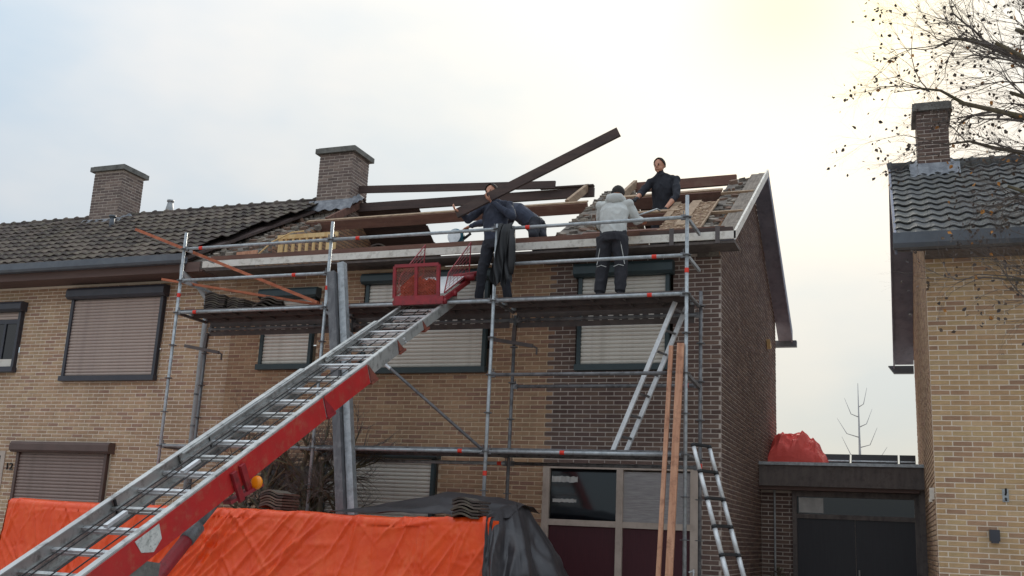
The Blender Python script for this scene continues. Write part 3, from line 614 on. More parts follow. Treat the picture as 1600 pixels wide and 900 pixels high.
# crumpled tarp on the garage roof
def crumple(name, m, c, sx, sy, sz, seed, n=40):
    def fn(u, v):
        a, b = (u-.5)*2, (v-.5)*2; e = max(0, 1-abs(a)**2.6)*max(0, 1-abs(b)**2.6)
        k = 1-abs(noise.noise((a*1.5+seed, b*1.5, seed)))*1.3; k2 = abs(noise.noise((a*3.2+seed, b*3.2, 3.1)))
        h = sz*(e**.5)*(.60+.30*k-.14*k2-.26*a+.10*ridge(a+seed, b, 2.2, 2.4)+.06*ridge(a, b+seed, 5.2, 5.5))
        return (c[0]+a*sx/2*(1+.08*noise.noise((b*4, seed, 1))), c[1]+b*sy/2, c[2]+max(h, .0)+.003)
    return MB().grid(fn, n, n).build(name, m, None)
gt_ = crumple('tarpaulin', 'tarp_red', (.47, 5.3, 2.78), 1.0, 1.3, .72, 3.3, 64)
tag(gt_, 'crumpled red tarp heaped on the flat garage roof', 'tarp')
for i, (xa, xb) in enumerate(((.80, 1.30), (1.33, 2.10), (2.13, 2.39))):
    so_ = thing('solar_panel', ['dark tilted panel on the garage roof, next to the red tarp', 'middle and widest dark tilted panel on the garage roof', 'dark tilted panel on the garage roof, against the yellow house'][i], 'panel', ((xa+xb)/2, 5.6, 2.78), 'panels on the garage roof')
    m_ = MB(); m_.prism([(xa, 5.5, 2.84), (xa, 5.53, 2.82), (xa, 5.78, 3.10), (xa, 5.75, 3.12)], (xb-xa, 0, 0)); m_.build('panel', 'black', so_)
    m_ = MB(); m_.prism([(xa+.01, 5.615, 2.985), (xa+.01, 5.625, 2.968), (xa+.01, 5.645, 2.992), (xa+.01, 5.635, 3.008)], (xb-xa-.02, 0, 0)); m_.build('frame_rail', 'galv', so_)
    m_ = MB()
    for x in (xa+.06, xb-.06): m_.box(x-.02, x+.02, 5.55, 5.8, 2.782, 2.83); m_.box(x-.02, x+.02, 5.77, 5.8, 2.83, 3.1)
    m_.build('bracket', 'galv_dark', so_)
pot = thing('plant_pot', 'round pot with a small plant before the garage pier', 'plant', (.35, 3.3, .12))
m_ = MB(); m_.path([(.35, 3.3, .12), (.35, 3.3, .5), (.35, 3.3, .9), (.35, 3.3, .93)], [.16, .2, .24, .22], 16); m_.build('pot', 'fascia_grey', pot, True)
m_ = MB(); rr = random.Random(2)
for i in range(160):
    a, e = rr.uniform(0, 6.28), rr.uniform(.1, 1.4); r_ = rr.uniform(.08, .24); c = V((.35+r_*math.cos(a)*math.cos(e), 3.3+r_*math.sin(a)*math.cos(e), .93+r_*math.sin(e)*.9)); t = V((rr.uniform(-1, 1), rr.uniform(-1, 1), rr.uniform(-.4, 1))).normalized()*.045; s = t.cross(V((0, 0, 1))).normalized()*.015
    m_.add([c-t*.2, c+t*.5+s, c+t, c+t*.5-s], [(0, 1, 2, 3)])
m_.build('foliage', 'bark', pot)

# ------------------------------------------------------------------ scaffold
PX = (-8.0, -5.41, -2.82, -.22); YF, YB = -1.25, -.52
scf = thing('scaffold', 'galvanised tube scaffold with two decks along the front of the stripped house', 'scaffold', (-4.1, -.9, .12))
def rosette(mb, x, y, z): mb.path([(x, y, z-.006), (x, y, z+.006)], .058, 8)
_q = MB(); rosette(_q, 0, 0, 0); ROS = _q.mesh('rosette'); ROS.materials.append(MATS['galv_dark'])
def standard(x, y, zt, dark=False):
    s = MB().path([(x, y, .2), (x, y, zt)], .0242, 12).build('standard', 'galv_dark' if dark else 'galv', scf, True)
    z = .5
    while z < zt-.05: inst('rosette', ROS, s, Matrix.Translation((x, y, z))); z += .5
    MB().box(x-.075, x+.075, y-.075, y+.075, .121, .132).path([(x, y, .132), (x, y, .32)], .019, 8).build('base_jack', 'galv_dark', s)
    return s
sts = [standard(x, YF, z) for x, z in zip(PX, (5.76, 5.77, 5.57, 5.79))]
stb = [standard(x+.04, YB, z, True) for x, z in zip(PX, (4.32, 4.6, 4.45, 4.70))]
def marker(x, y, z, ax='x', p=None):
    a = V((.03, 0, 0)) if ax == 'x' else V((0, 0, .03)); c = V((x, y, z)); MB().path([c-a, c+a], .0275, 12).build('red_marker', 'marker_red', p or scf)
for s, x, z in ((sts[0], PX[0], 4.77), (sts[1], PX[1], 4.78), (sts[2], PX[2], 4.77), (sts[3], PX[3], 4.80), (sts[2], PX[2], 2.22), (stb[3], PX[3]+.04, 2.42)): marker(x, YF if s in sts else YB, z, 'z', s)
def ledger(x0, x1, y, z, m='galv', name='ledger', marks=()):
    mb = MB(); mb.tube((x0+.05, y, z), (x1-.05, y, z), .0242, 12)
    l = mb.build(name, m, scf, True)
    for x, s in ((x0, 1), (x1, -1)):
        hd = MB(); hd.obox((x+s*.05, y, z), (.03, 0, 0), (0, .018, 0), (0, 0, .034)); hd.obox((x+s*.045, y, z+.03), (.004, 0, 0), (0, .01, 0), (0, 0, .05))
        hd.build('ledger_head', 'galv_dark', l)
    for t in marks: marker(x0+t*(x1-x0), y, z, 'x', l)
for i in range(3):
    ledger(PX[i], PX[i+1], YF, 5.5, 'galv', 'guard_rail', ((.12,), (.17,), (.17,))[i])
    if i != 1: ledger(PX[i], PX[i+1], YF, 5.0, 'galv', 'guard_rail', ((.78,), (), (.84,))[i])
    ledger(PX[i], PX[i+1], YF, 4.5, 'galv', 'ledger', ((.13,), (.14,), (.82,))[i])
    ledger(PX[i]+.04, PX[i+1]+.04, YB, 4.38, 'galv_dark')
    if i > 0: ledger(PX[i], PX[i+1], YF, 2.5, 'galv', 'ledger', ((.86,), (.4,))[i-1])
ledger(PX[0], PX[1], YF, 2.5); ledger(PX[2], PX[3], YF, 3.5, 'galv_dark'); ledger(PX[2]+.04, PX[3]+.04, YB, 3.45, 'galv_dark', marks=(.93,)); ledger(PX[1]+.04, PX[2]+.04, YB, 2.4, 'galv', marks=(.95,))
ledger(PX[2]+.04, PX[3]+.04, YB, 2.4, 'galv_dark')
for i, x in enumerate(PX):
    for z in (4.5, 2.5): MB().tube((x+.02, YF+.03, z-.01), (x+.02, YB-.03, z-.01), .024, 10).build('transom', 'galv_dark', scf)
for z in (5.5, 5.0): MB().bar((PX[0], YF+.02, z), (PX[0]+.02, YB, z-.02), .03, .045).build('end_guard', 'galv', scf); MB().bar((PX[3], YF+.02, z), (PX[3]+.02, YB, z-.02), .03, .045).build('end_guard', 'galv', scf)
MB().bar((PX[3], YF+.02, 3.5), (PX[3]+.03, YB, 3.42), .04, .045).build('end_guard', 'galv_dark', scf)
for x in (PX[0]+.04, PX[2]+.04):                # deck brackets on the inner posts, spur of a spare bracket
    m_ = MB(); m_.bar((x, YB, 4.3), (x, YB-.02, 4.08), .05, .05, (1, 0, 0)); m_.bar((x-.36, YB-.05, 4.12), (x+.3, YB-.06, 4.0), .04, .05); m_.path([(x+.3, YB-.06, 4.0), (x+.36, YB-.06, 3.97), (x+.36, YB-.06, 3.88)], .015, 8); m_.build('spare_bracket', 'steel_brown', scf)
MB().tube((PX[1]+.05, YF-.04, 4.42), (PX[2]-.05, YF-.04, 2.53), .021, 10).build('brace', 'galv_dark', scf, True)
MB().path([(-4.36, YF-.04, 3.655), (-4.27, YF-.04, 3.59)], .026, 10).build('brace_sleeve', 'alu_bright', scf)
# decks: steel planks with ribs and a perforated edge
def deck(x0, x1, z):
    for k, (ya, yb) in enumerate(((YF+.035, YF+.345), (YF+.355, YB-.035))):
        m_ = MB(); m_.box(x0+.03, x1-.03, ya, yb, z+.035, z+.05)
        for yy in (ya, yb-.004): m_.box(x0+.03, x1-.03, yy, yy+.004, z-.02, z+.0345)
        for j in range(1, 6): xx = x0+(x1-x0)*j/6; m_.box(xx-.015, xx+.015, ya+.005, yb-.005, z+.005, z+.0345)
        d = m_.build('deck_plank', 'steel_brown', scf)
        for xx in (x0+.05, x1-.05):
            for yy in (ya+.06, yb-.06): MB().obox((xx, yy, z+.03), (.03, 0, 0), (0, .02, 0), (0, 0, .03)).build('deck_hook', 'galv', d)
    # perforated toe strip on the house side, real holes
    m_ = MB(); yb = YB+.03; za, zb = z-.20, z-.075
    m_.box(x0+.05, x1-.05, yb, yb+.004, zb, z-.005); m_.box(x0+.05, x1-.05, yb, yb+.004, za-.02, za+.055)
    x = x0+.05; i = 0
    while x < x1-.2:
        wd = (.035, .075)[i % 2]; m_.box(x, x+.085, yb, yb+.004, za+.055, zb); x += .085+wd; i += 1
    m_.box(x, x1-.05, yb, yb+.004, za+.055, zb); m_.build('perforated_edge', 'steel_brown', scf)
for i in range(3): deck(PX[i], PX[i+1], 4.5)
for i in (1, 2):
    for k, (ya, yb) in enumerate(((YF+.035, YF+.345), (YF+.355, YB-.035))):
        m_ = MB(); m_.box(PX[i]+.03, PX[i+1]-.03, ya, yb, 2.535, 2.55)
        for yy in (ya, yb-.004): m_.box(PX[i]+.03, PX[i+1]-.03, yy, yy+.004, 2.48, 2.5345)
        m_.build('deck_plank', 'galv_dark', scf)
MB().box(PX[1]+.1, PX[1]+1.05, YB-.3, YB-.05, 2.551, 2.58).build('deck_board', 'pine', scf)

# ------------------------------------------------------------------ hoist
HX0, HX1 = -4.22, -3.44; HS = .563; hth = math.atan(HS)
def hp(x, y, off=0.): return V((x, y-off*math.sin(hth), 1.02+HS*(y+7.5)+off*math.cos(hth)))   # off: height above the rail top plane
hst = thing('ladder_hoist', 'long inclined hoist of aluminium rails with red lower side, rising to the deck', 'hoist', (-3.8, -8.5, .12))
hn = V((0, -math.sin(hth), math.cos(hth))); hd_ = V((0, math.cos(hth), math.sin(hth)))
def rail(x, ya, yb, m, top=0., dep=.17, flange=.05, inward=1, name='rail', web=.006):
    a, b = hp(x, ya, top), hp(x, yb, top); m_ = MB()
    m_.obox((a+b)/2-hn*dep/2, (b-a)/2, X1*web, hn*dep/2)                                    # web
    for k in (0, dep): m_.obox((a+b)/2-hn*k+X1*inward*flange/2, (b-a)/2, X1*(flange/2), hn*.006)  # flanges
    m_.obox((a+b)/2-hn*dep*.55+X1*inward*.012, (b-a)/2, X1*.012, hn*.012)
    return m_.build(name, m, hst)
rail(HX0, -8.7, -3.6, 'alu', 0, .24, .06, 1); rail(HX0+.03, -5.6, -2.0, 'alu', -.012, .15, .05, 1); rail(HX0+.06, -3.2, -.98, 'alu', -.024, .11, .04, 1)
rail(HX1, -8.7, -3.45, 'alu', 0, .24, .06, -1)
rail(HX1-.03, -5.6, -2.72, 'alu', -.012, .17, .05, -1); rail(HX1-.06, -3.2, -.98, 'alu', -.024, .12, .04, -1)
def skin(ya, yb, da, db, m): # painted outer face of the right-hand rail
    a, b = hp(HX1+.0075, ya, -.012), hp(HX1+.0075, yb, -.012); m_ = MB()
    m_.prism([a, b, b-hn*db, a-hn*da], (.006, 0, 0)); return m_.build('red_side', m, hst)
skin(-8.7, -4.36, .235, .235, 'hoist_red'); skin(-4.33, -3.47, .225, .225, 'hoist_red')
m_ = MB(); a = hp(HX1+.0145, -6.98, -.03); m_.prism([a, a+hd_*.30, a+hd_*.29-hn*.13, a+hd_*.17-hn*.185, a+hd_*.04-hn*.12], (.003, 0, 0)); m_.build('sticker', 'sticker', hst)
def stop(y, x=HX1, s=.16, m='rust'):
    m_ = MB(); a = hp(x, y, -.02); m_.prism([a, a+hd_*.0-hn*s, a+hd_*.16-hn*(s+.03), a+hd_*.14-hn*.18], (.01, 0, 0)); m_.obox(a-hn*(s+.03)+hd_*.08+V((-.06, 0, 0)), hd_*.08, X1*.08, hn*.014); m_.build('section_stop', m, hst)
stop(-4.34, HX1+.006, .2, 'hoist_maroon'); stop(-3.45, HX1+.004, .2, 'rust'); stop(-2.70, HX1-.03, .14, 'rust'); stop(-2.0, HX1-.06, .12, 'rust')
y = -7.35; k = 0
while y < -1.2:
    x0, x1 = (HX0+.01, HX1-.01) if y < -3.5 else ((HX0+.04, HX1-.04) if y < -2.3 else (HX0+.07, HX1-.07)); dp_ = -.10 if y < -3.5 else -.075
    m_ = MB(); a, b = hp(x0, y, dp_), hp(x1, y, dp_); m_.obox((a+b)/2, (b-a)/2, hd_*.020, hn*.012); m_.obox((a+b)/2-hn*.05+hd_*.03, (b-a)/2, hd_*.014, hn*.010)
    m_.build('rung', 'alu_bright' if k % 3 else 'alu', hst); k += 1; y += .31 if y < -3.5 else .27
for xx, dd in ((HX0+.13, -.07), (HX0+.17, -.085), (HX0+.21, -.16), (HX0+.38, -.07), (HX0+.52, -.075)):
    MB().tube(hp(xx, -8.6, dd), hp(xx+.0, -1.3, dd), .006, 6).build('hoist_cable', 'black', hst)
for yy in (-6.75, -5.85): MB().bar(hp(HX0+.27, yy, -.06), hp(HX0+.27, yy+.22, -.06), .045, .03, tuple(hn)).build('guide_link', 'alu_bright', hst)
m_ = MB(); m_.obox(hp(HX0+.03, -6.4, -.1), X1*.008, hd_*.012, hn*.07); m_.obox(hp(HX0+.03, -5.2, -.1), X1*.008, hd_*.012, hn*.07); m_.build('rail_joint', 'black', hst)
# carriage under the rails: mast, cylinder, trailer
q0, q1 = V((HX1-.1, -7.0, .55)), hp(HX1-.1, -5.8, -.25); qa, qb = q0.lerp(q1, .62), q0.lerp(q1, .72)
m_ = MB(); m_.path([q0, qa], .06, 16); cyl = m_.build('hydraulic_cylinder', 'hoist_maroon', hst, True)
m_ = MB(); m_.path([qa, qb], .066, 16); m_.path([qb, q1], .035, 12); m_.build('piston', 'galv_dark', cyl, True)
m_ = MB(); m_.prism([(HX1-.02, -7.6, .55), (HX1-.02, -6.65, .72), (HX1-.02, -6.62, 1.12), (HX1-.02, -6.9, 1.15), (HX1-.02, -7.6, .85)], (.03, 0, 0)); m_.build('side_plate', 'concrete', hst)
m_ = MB().box(-4.35, -3.3, -8.9, -6.4, .28, .40); m_.box(-3.9, -3.76, -10.4, -8.9, .30, .38); m_.build('trailer_frame', 'hoist_maroon', hst)
for xx in (-4.5, -3.18):
    wh = MB().path([(xx-.08, -7.9, .42), (xx-.075, -7.9, .42), (xx+.075, -7.9, .42), (xx+.08, -7.9, .42)], [.24, .30, .30, .24], 22).build('wheel', 'rubber', hst, True); MB().path([(xx-.09, -7.9, .42), (xx+.09, -7.9, .42)], .15, 14).build('rim', 'alu', wh)
m_ = MB(); a = hp(HX1+.02, -5.86, -.06); m_.prism([a, a+hd_*.07, a+hd_*.10-hn*.30, a+hd_*.03-hn*.30], (.03, 0, 0)); a = hp(HX1+.02, -5.74, -.05); m_.prism([a, a+hd_*.07, a+hd_*.10-hn*.30, a+hd_*.03-hn*.30], (.03, 0, 0)); m_.bar(hp(HX1-.05, -5.89, -.33), hp(HX1+.05, -5.56, -.33), .12, .03); m_.build('lamp_bracket', 'hoist_maroon', hst)
c = hp(HX1+.08, -5.60, -.29); MB().path([c-V((0, .02, 0)), c-V((0, .028, 0)), c-V((0, .05, 0)), c-V((0, .058, 0))], [.05, .065, .055, .03], 18).build('marker_lamp', 'amber', hst, True)
MB().bar(c+V((-.06, .02, -.04)), c+V((.0, -.01, -.01)), .03, .03).build('lamp_arm', 'steel_brown', hst)

# ------------------------------------------------------------------ cart riding at the top of the hoist
crt = thing('hoist_cart', 'dark red lattice cart at the top of the hoist, orange scraps in its panel', 'cart', tuple(hp(-3.83, -1.3, .05)))
def cb(p0, p1, w_=.03, h_=.03, m='hoist_maroon', n='frame_bar', up=(0, 0, 1)): return MB().bar(p0, p1, w_, h_, up).build(n, m, crt)
ya, yb = -1.43, -.60
c0, c1 = HX0+.02, HX1-.02
zf = hp(0, ya, .09).z
fl_a, fl_b = hp(0, ya, .10), hp(0, yb, .10)
# chassis + rollers
cb(hp(c0, ya, .06), hp(c1, ya, .06), .05, .11); cb(hp(c0, yb, .06), hp(c1, yb, .06), .05, .07)
for xx in (c0+.02, c1-.02): cb(hp(xx, ya, .05), hp(xx, yb, .05), .04, .06)
for xx in (c0+.0, c1-.0):
    for yy in (ya+.02, -1.1): MB().path([hp(xx-.025, yy, .035), hp(xx+.025, yy, .035)], .04, 14).build('roller', 'hoist_maroon', crt, True)
# floor mesh (bright sheet), front panel standing across, side lattices running back
fm_ = MB(); a, b = hp(c0+.05, ya+.1, .115), hp(c1-.05, yb+.25, .30)
fm_.prism([hp(c0+.06, ya+.12, .10), hp(c1-.04, ya+.12, .10), hp(c1-.04, yb+.02, .12), hp(c0+.06, yb+.02, .12)], hn*.012); fm_.build('floor_sheet', 'alu_bright', crt)
PH = .44; f0, f1 = hp(c0-.01, ya+.03, .10), hp(c1-.09, ya+.03, .10); upv = V((0, -.10, .99)).normalized()
for p0, p1 in ((f0, f1), (f0+upv*PH, f1+upv*PH), (f0, f0+upv*PH), (f1, f1+upv*PH), ((f0+f1)/2, (f0+f1)/2+upv*PH)): cb(p0, p1, .045, .035, up=(0, 1, 0))
f0, f1 = f0+X1*.0, f1-X1*.0
m_ = MB(); wv = (f1-f0); nx = 15; ny = 12
for k in range(-ny, nx+1):                      # expanded-metal infill: two sets of slanting wires
    for sg in (1, -1):
        a = k if sg == 1 else k+ny; t0 = 0.; t1 = 1.; u0 = a/nx; u1 = (a+sg*ny)/nx
        def clip(u0, u1):
            lo, hi = 0., 1.
            for e, s2 in ((u0, u1-u0),):
                if s2 > 0: lo, hi = max(lo, -e/s2), min(hi, (1-e)/s2)
                elif s2 < 0: lo, hi = max(lo, (1-e)/s2), min(hi, -e/s2)
            return lo, hi
        lo, hi = clip(u0, u1)
        if hi-lo > .02: m_.tube(f0+wv*(u0+(u1-u0)*lo)+upv*PH*lo, f0+wv*(u0+(u1-u0)*hi)+upv*PH*hi, .005, 5)
m_.build('mesh_panel', 'rust', crt)
def scrap(u, v):
    a = (u-.5)*2; b = v; r_ = noise.noise((a*2.5, b*3, 6)); return f0.lerp(f1, .5+a*.42)+V((0, .05+.04*r_+.05*abs(noise.noise((a*6, b*6, 2))), 0))+Z1*(.03+.33*b*(.8+.25*noise.noise((a*1.6, 4, b)))*(1-.5*abs(a)**3)+.05*abs(noise.noise((a*7, b*5, 8))))
for xx in (c0-.03, c1-.04):                     # side gates of thin rods: low at the front, standing up at the back
    q0 = hp(xx, ya+.12, .12); q1 = hp(xx, yb+.10, .14); q2 = q1+Z1*.46; q3 = q0+Z1*.30+V((0, .1, 0))
    m_ = MB(); m_.tube(q3, q2, .009, 6); m_.tube(q1, q2, .009, 6); m_.tube(q0, q3, .008, 6); m_.tube(q0, q1, .009, 6)
    for j in range(1, 7): t = j/7; m_.tube(q0.lerp(q3, t), q1.lerp(q2, t), .0035, 5)
    for j in range(1, 6): t = j/6; m_.tube(q0.lerp(q1, t), q3.lerp(q2, t), .003, 5)
    m_.build('side_lattice', 'hoist_maroon', crt)
m_ = MB(); m_.path([hp(c1-.02, yb-.06, .12), hp(c1+.10, yb-.06, .12)], .045, 14); m_.path([hp(c1-.25, yb+.03, .12), hp(c1+.12, yb+.03, .15)], .035, 12); m_.build('winch_roller', 'hoist_maroon', crt, True)

tag(MB().grid(scrap, 40, 30).build('plastic_scrap', 'tarp', None, True), 'torn orange plastic scrap lying in the hoist cart', 'plastic')
# ------------------------------------------------------------------ folded sheet-metal posts leaning on the scaffold
lp_ = thing('steel_channel', 'pair of tall grey metal channels leaning upright against the scaffold post', 'channel', (-4.35, -1.75, .12))
for (xt, xb, yo, wd, m) in ((-5.22, -4.28, -.06, .115, 'steel_grey'), (-5.12, -4.16, .02, .10, 'galv')):
    a, b = V((xb, -1.85+yo, .12)), V((xt, -1.40+yo, 5.10 if m == 'galv' else 4.95)); t = (b-a).normalized(); s = t.cross(Y1).normalized(); q = s.cross(t)
    m_ = MB(); prof = [(-wd/2, -.05), (-wd/2, .05), (-wd/2+.006, .05), (-wd/2+.006, -.044), (wd/2-.006, -.044), (wd/2-.006, .03), (wd/2, .03), (wd/2, -.05)]
    m_.prism([a+s*x_+q*y_ for x_, y_ in prof], b-a); m_.build('channel', m, lp_)

# ------------------------------------------------------------------ ladders
def ladder(name, label, b0, b1, t0, n, m, rr_=.03, flat=True):
    L_ = thing(name, label, 'ladder', tuple(b0)); b0, b1, t0 = V(b0), V(b1), V(t0); t1 = t0+(b1-b0); d = (t0-b0)
    up = (b1-b0).cross(d).normalized()
    for a, b in ((b0, t0), (b1, t1)):
        if flat: MB().bar(a, b, .028, .06, tuple(up)).build('stile', m, L_)
        else:
            st = None
            for k in range(n):
                p, q = a.lerp(b, k/n), a.lerp(b, (k+1)/n-.012); o_ = MB().path([p, q], .033-.0012*k, 14).build('stile', m, L_, True)
                MB().path([a.lerp(b, (k+1)/n-.014), a.lerp(b, (k+1)/n)], .037-.0012*k, 14).build('collar', 'black', o_, True)
    for k in range(n):
        tt = (k+.7)/n if flat else (k+.98)/n
        MB().bar(b0.lerp(t0, tt), b1.lerp(t1, tt), .03, .03, tuple(up)).build('rung', 'galv_dark' if flat else 'black', L_)
    return L_
ladder('ladder', 'aluminium deck ladder slanting between the lower and the upper scaffold deck', (-1.20, -.98, 2.55), (-1.12, -.66, 2.55), (-.42, -.98, 4.46), 7, 'alu_bright')
ladder('telescopic_ladder', 'bright telescopic ladder leaning at the corner of the dark brick gable', (.66, -1.9, .12), (.80, -1.62, .12), (-.09, -1.45, 2.62), 8, 'alu_bright', flat=False)
for i, (xb, xt, yb_, zt, wd, lb) in enumerate(((-.50, -.395, -1.46, 3.83, .05, 'slim upright larch batten, left of the two planks by the scaffold corner post'), (-.385, -.275, -1.40, 3.86, .085, 'wider upright larch plank standing against the scaffold corner post'))):
    o_ = MB().bar((xb, yb_-.12, .12), (xt, YF-.05, zt), wd, .045, (0, 1, 0)).build('plank', 'larch'); tag(o_, lb, 'plank', 'larch timbers by the corner post')
def loose(name, p0, p1, w_, h_, m, lb, cat='plank', up=(0, 0, 1)): return tag(MB().bar(p0, p1, w_, h_, up).build(name, m), lb, cat)
loose('batten', (-9.2, -1.0, 5.96), (-5.62, -1.12, 4.60), .06, .045, 'larch_x', 'long orange-brown batten slanting down across the left scaffold rails', 'batten')
loose('batten', (-8.6, -.95, 5.12), (-5.58, -1.0, 4.58), .05, .035, 'larch_x', 'thin batten lying low over the tile stacks on the left deck', 'batten')
loose('plank', (-7.85, 3.02, 7.86), (-3.45, 2.9, 7.585), .05, .14, 'timber_dark', 'dark loose plank lying from the chimney along the ridge beam')
loose('plank', (-3.75, 2.95, 7.55), (-2.75, 2.98, 7.545), .10, .025, 'timber_dark', 'short thin board end on top of the ridge beam near the middle wall')
loose('plank', (-3.50, -1.13, 5.80), (-1.22, -.98, 6.86), .05, .13, 'timber_dark', 'long dark plank held slanting up by the worker in dark overalls')
# pine slatted frame on the roof edge
pf = thing('slatted_frame', 'pale new pine frame with upright slats on the stripped eaves', 'frame', (-6.8, .2, 5.64))
MB().box(-7.32, -6.20, .18, .23, 6.02, 6.09).build('top_rail', 'pine', pf); MB().box(-7.32, -6.20, .18, .23, 5.64, 5.69).build('bottom_rail', 'pine', pf)
for i in range(9):
    xx = -7.30+i*.13; MB().box(xx, xx+(.035 if i not in (0, 7) else .08), .185, .225, 5.69, 6.02).build('slat', 'pine', pf)
m_ = MB(); m_.path([(-7.62, .0, 5.66), (-7.35, .08, 5.95), (-7.0, .1, 6.10), (-6.8, .14, 6.12)], .012, 6); tag(m_.build('cable', 'pine'), 'pale bent strip arching over the pine frame', 'strip')
tag(MB().prism([(-7.95, -.02, 5.637), (-7.55, -.02, 5.637), (-7.55, -.02, 5.80), (-7.95, -.02, 5.78)], (0, .02, 0)).build('plywood_offcut', 'larch'), 'small orange plywood offcut standing on the wall plate', 'offcut')

# ------------------------------------------------------------------ tile stacks
def stack(label, c, n, rz, m='tile_brown_object', sc_=1.0, lean=0., group='stacks of removed tiles'):
    s = thing('roof_tile_stack', label, 'tile stack', tuple(c), group); me = stack.me
    for k in range(n):
        M = Matrix.Translation(V(c)+V((lean*k+R.uniform(-.008, .008), R.uniform(-.008, .008), .008+k*.034))) @ Matrix.Rotation(rz+R.uniform(-.05, .05), 4, 'Z') @ Matrix.Diagonal((1.45*sc_, 1.0, 1.0, 1))
        inst('tile', me, s, M)
mb = MB(); K = 12; n_ = K+1
tp = [((k/K-.5)*.22, yy, .034*math.sin(min(1, k/K*1.45)*math.pi)**1.2-.008*(k/K > .7)+.002) for yy in (-.2, .2) for k in range(n_)]
bt = [(x, y, z-.022) for x, y, z in tp]
mb.add(tp+bt, [(k, k+1, n_+k+1, n_+k) for k in range(K)]+[(2*n_+k+1, 2*n_+k, 3*n_+k, 3*n_+k+1) for k in range(K)]+[(2*n_+k, 2*n_+k+1, k+1, k) for k in range(K)]+[(n_+k, n_+k+1, 3*n_+k+1, 3*n_+k) for k in range(K)]+[(0, n_, 3*n_, 2*n_), (K, 2*n_+K, 3*n_+K, n_+K)])
stack.me = mb.mesh('tile'); stack.me.materials.append(MATS['tile_brown_object'])
stack('tall tile stack at the left end of the upper deck', (-7.48, -.92, 4.552), 8, .2)
stack('second tile stack from the left on the upper deck', (-7.08, -.85, 4.552), 6, -.1)
stack('slumped low tile stack on the upper deck nearest the second post', (-6.72, -.9, 4.552), 5, .5, lean=.05)
stack('tile stack on the orange tarp under the amber lamp', (-5.05, -2.5, 1.66), 6, .05)
stack('tile stack on the orange tarp in front of the black sheet', (-2.28, -2.92, 1.64), 6, .1)
for i in range(5):
    stack(['leftmost heap of old tiles on the stripped eaves, by the pine frame', 'second heap of old tiles from the pine frame', 'middle one of five heaps of old tiles on the eaves', 'fourth heap of old tiles from the pine frame', 'rightmost heap of old tiles on the eaves, nearest the open bay'][i], (-6.1+i*.27, .25+R.uniform(-.1, .15), 5.62+R.uniform(0, .03)), 2+(i % 3), R.uniform(-.9, .9), lean=.05, group='tiles heaped on the eaves')

# ------------------------------------------------------------------ covered load under the orange tarp
TX0, TX1, TYF, TYB, TZ = -8.85, -1.98, -3.05, -1.75, 1.63
def tarp_points(nu, nv, seed=6):
    rng = np.random.default_rng(seed)
    path = np.array([(TYF-.16, .15), (TYF-.05, 1.0), (TYF-.01, TZ-.05), (TYF+.02, TZ-.012), (TYF+.06, TZ), (TYB-.05, TZ), (TYB, TZ-.05), (TYB+.1, .3)])
    sl = np.concatenate([[0], np.cumsum(np.linalg.norm(np.diff(path, axis=0), axis=1))]); t = np.linspace(0, sl[-1], nv+1)
    yy, zz = np.interp(t, sl, path[:, 0]), np.interp(t, sl, path[:, 1]); X, S = np.meshgrid(np.linspace(TX0, TX1, nu+1), t, indexing='ij')
    Y, Z = np.broadcast_to(yy, X.shape).copy(), np.broadcast_to(zz, X.shape).copy(); D = np.zeros_like(X)
    def line(cx, cs, ang, ln, wd, amp):
        dx, ds = X-cx, S-cs; al = dx*np.cos(ang)+ds*np.sin(ang); pe = -dx*np.sin(ang)+ds*np.cos(ang); D[:] += amp*np.clip(1-np.abs(pe)/wd, 0, 1)**1.3*np.clip(1-(al/ln)**2, 0, 1)
    for x in np.arange(TX0+.3, TX1, .47): line(x+rng.uniform(-.03, .03), .8, 1.571+rng.uniform(-.03, .03), 1.7, .012, .007*rng.choice((-1, 1)))      # fold lines from the packing
    for q in (.42, .83, 1.22): line(-5.4, q, rng.uniform(-.012, .012), 5, .012, .006*rng.choice((-1, 1)))
    for _ in range(760): line(rng.uniform(TX0, TX1), rng.uniform(.1, 1.6), rng.uniform(0, 3.14), rng.uniform(.05, .28), rng.uniform(.012, .03), rng.uniform(-.009, .013))
    for _ in range(70): line(rng.uniform(TX0, TX1), rng.uniform(.3, 1.5), rng.normal(1.3, .5), rng.uniform(.3, .8), rng.uniform(.02, .05), rng.uniform(.012, .032))
    for _ in range(26): line(rng.uniform(-6.3, -4.4), rng.uniform(.6, 1.4), rng.normal(.85, .12), rng.uniform(.5, 1.0), rng.uniform(.02, .045), rng.uniform(.016, .042))
    for _ in range(14): line(rng.uniform(-8.8, -7.2), rng.uniform(.6, 1.4), rng.normal(2.0, .2), rng.uniform(.4, .8), rng.uniform(.02, .04), rng.uniform(.01, .025))
    big = np.array([[noise.noise((x*.8, 2.2, q*1.1))*.03 for q in t] for x in X[:, 0]]); D += big
    side = np.where(Z < TZ-.004, 1., .2); Y -= D*side; Z = Z+np.where(Z > TZ-.03, D*.5, 0)-.025*np.abs(np.sin((X-TX0)*1.37))*np.where(Z > TZ-.1, 1, 0)+.012*np.sin(X*2.1)
    return X, Y, Z
trp = thing('tarp_covered_load', 'long load by the house front covered with a creased orange tarp', 'tarp', (-5.4, -2.4, .12))
MB().box(TX0+.05, TX1-.06, TYF+.08, TYB-.08, .12, TZ-.06).build('load', 'black', trp)
_X, _Y, _Z = tarp_points(640, 170); MB().grid(lambda u, v: (_X[round(u*640), round(v*170)], _Y[round(u*640), round(v*170)], _Z[round(u*640), round(v*170)]), 640, 170).build('tarp_cover', 'tarp', trp, True)
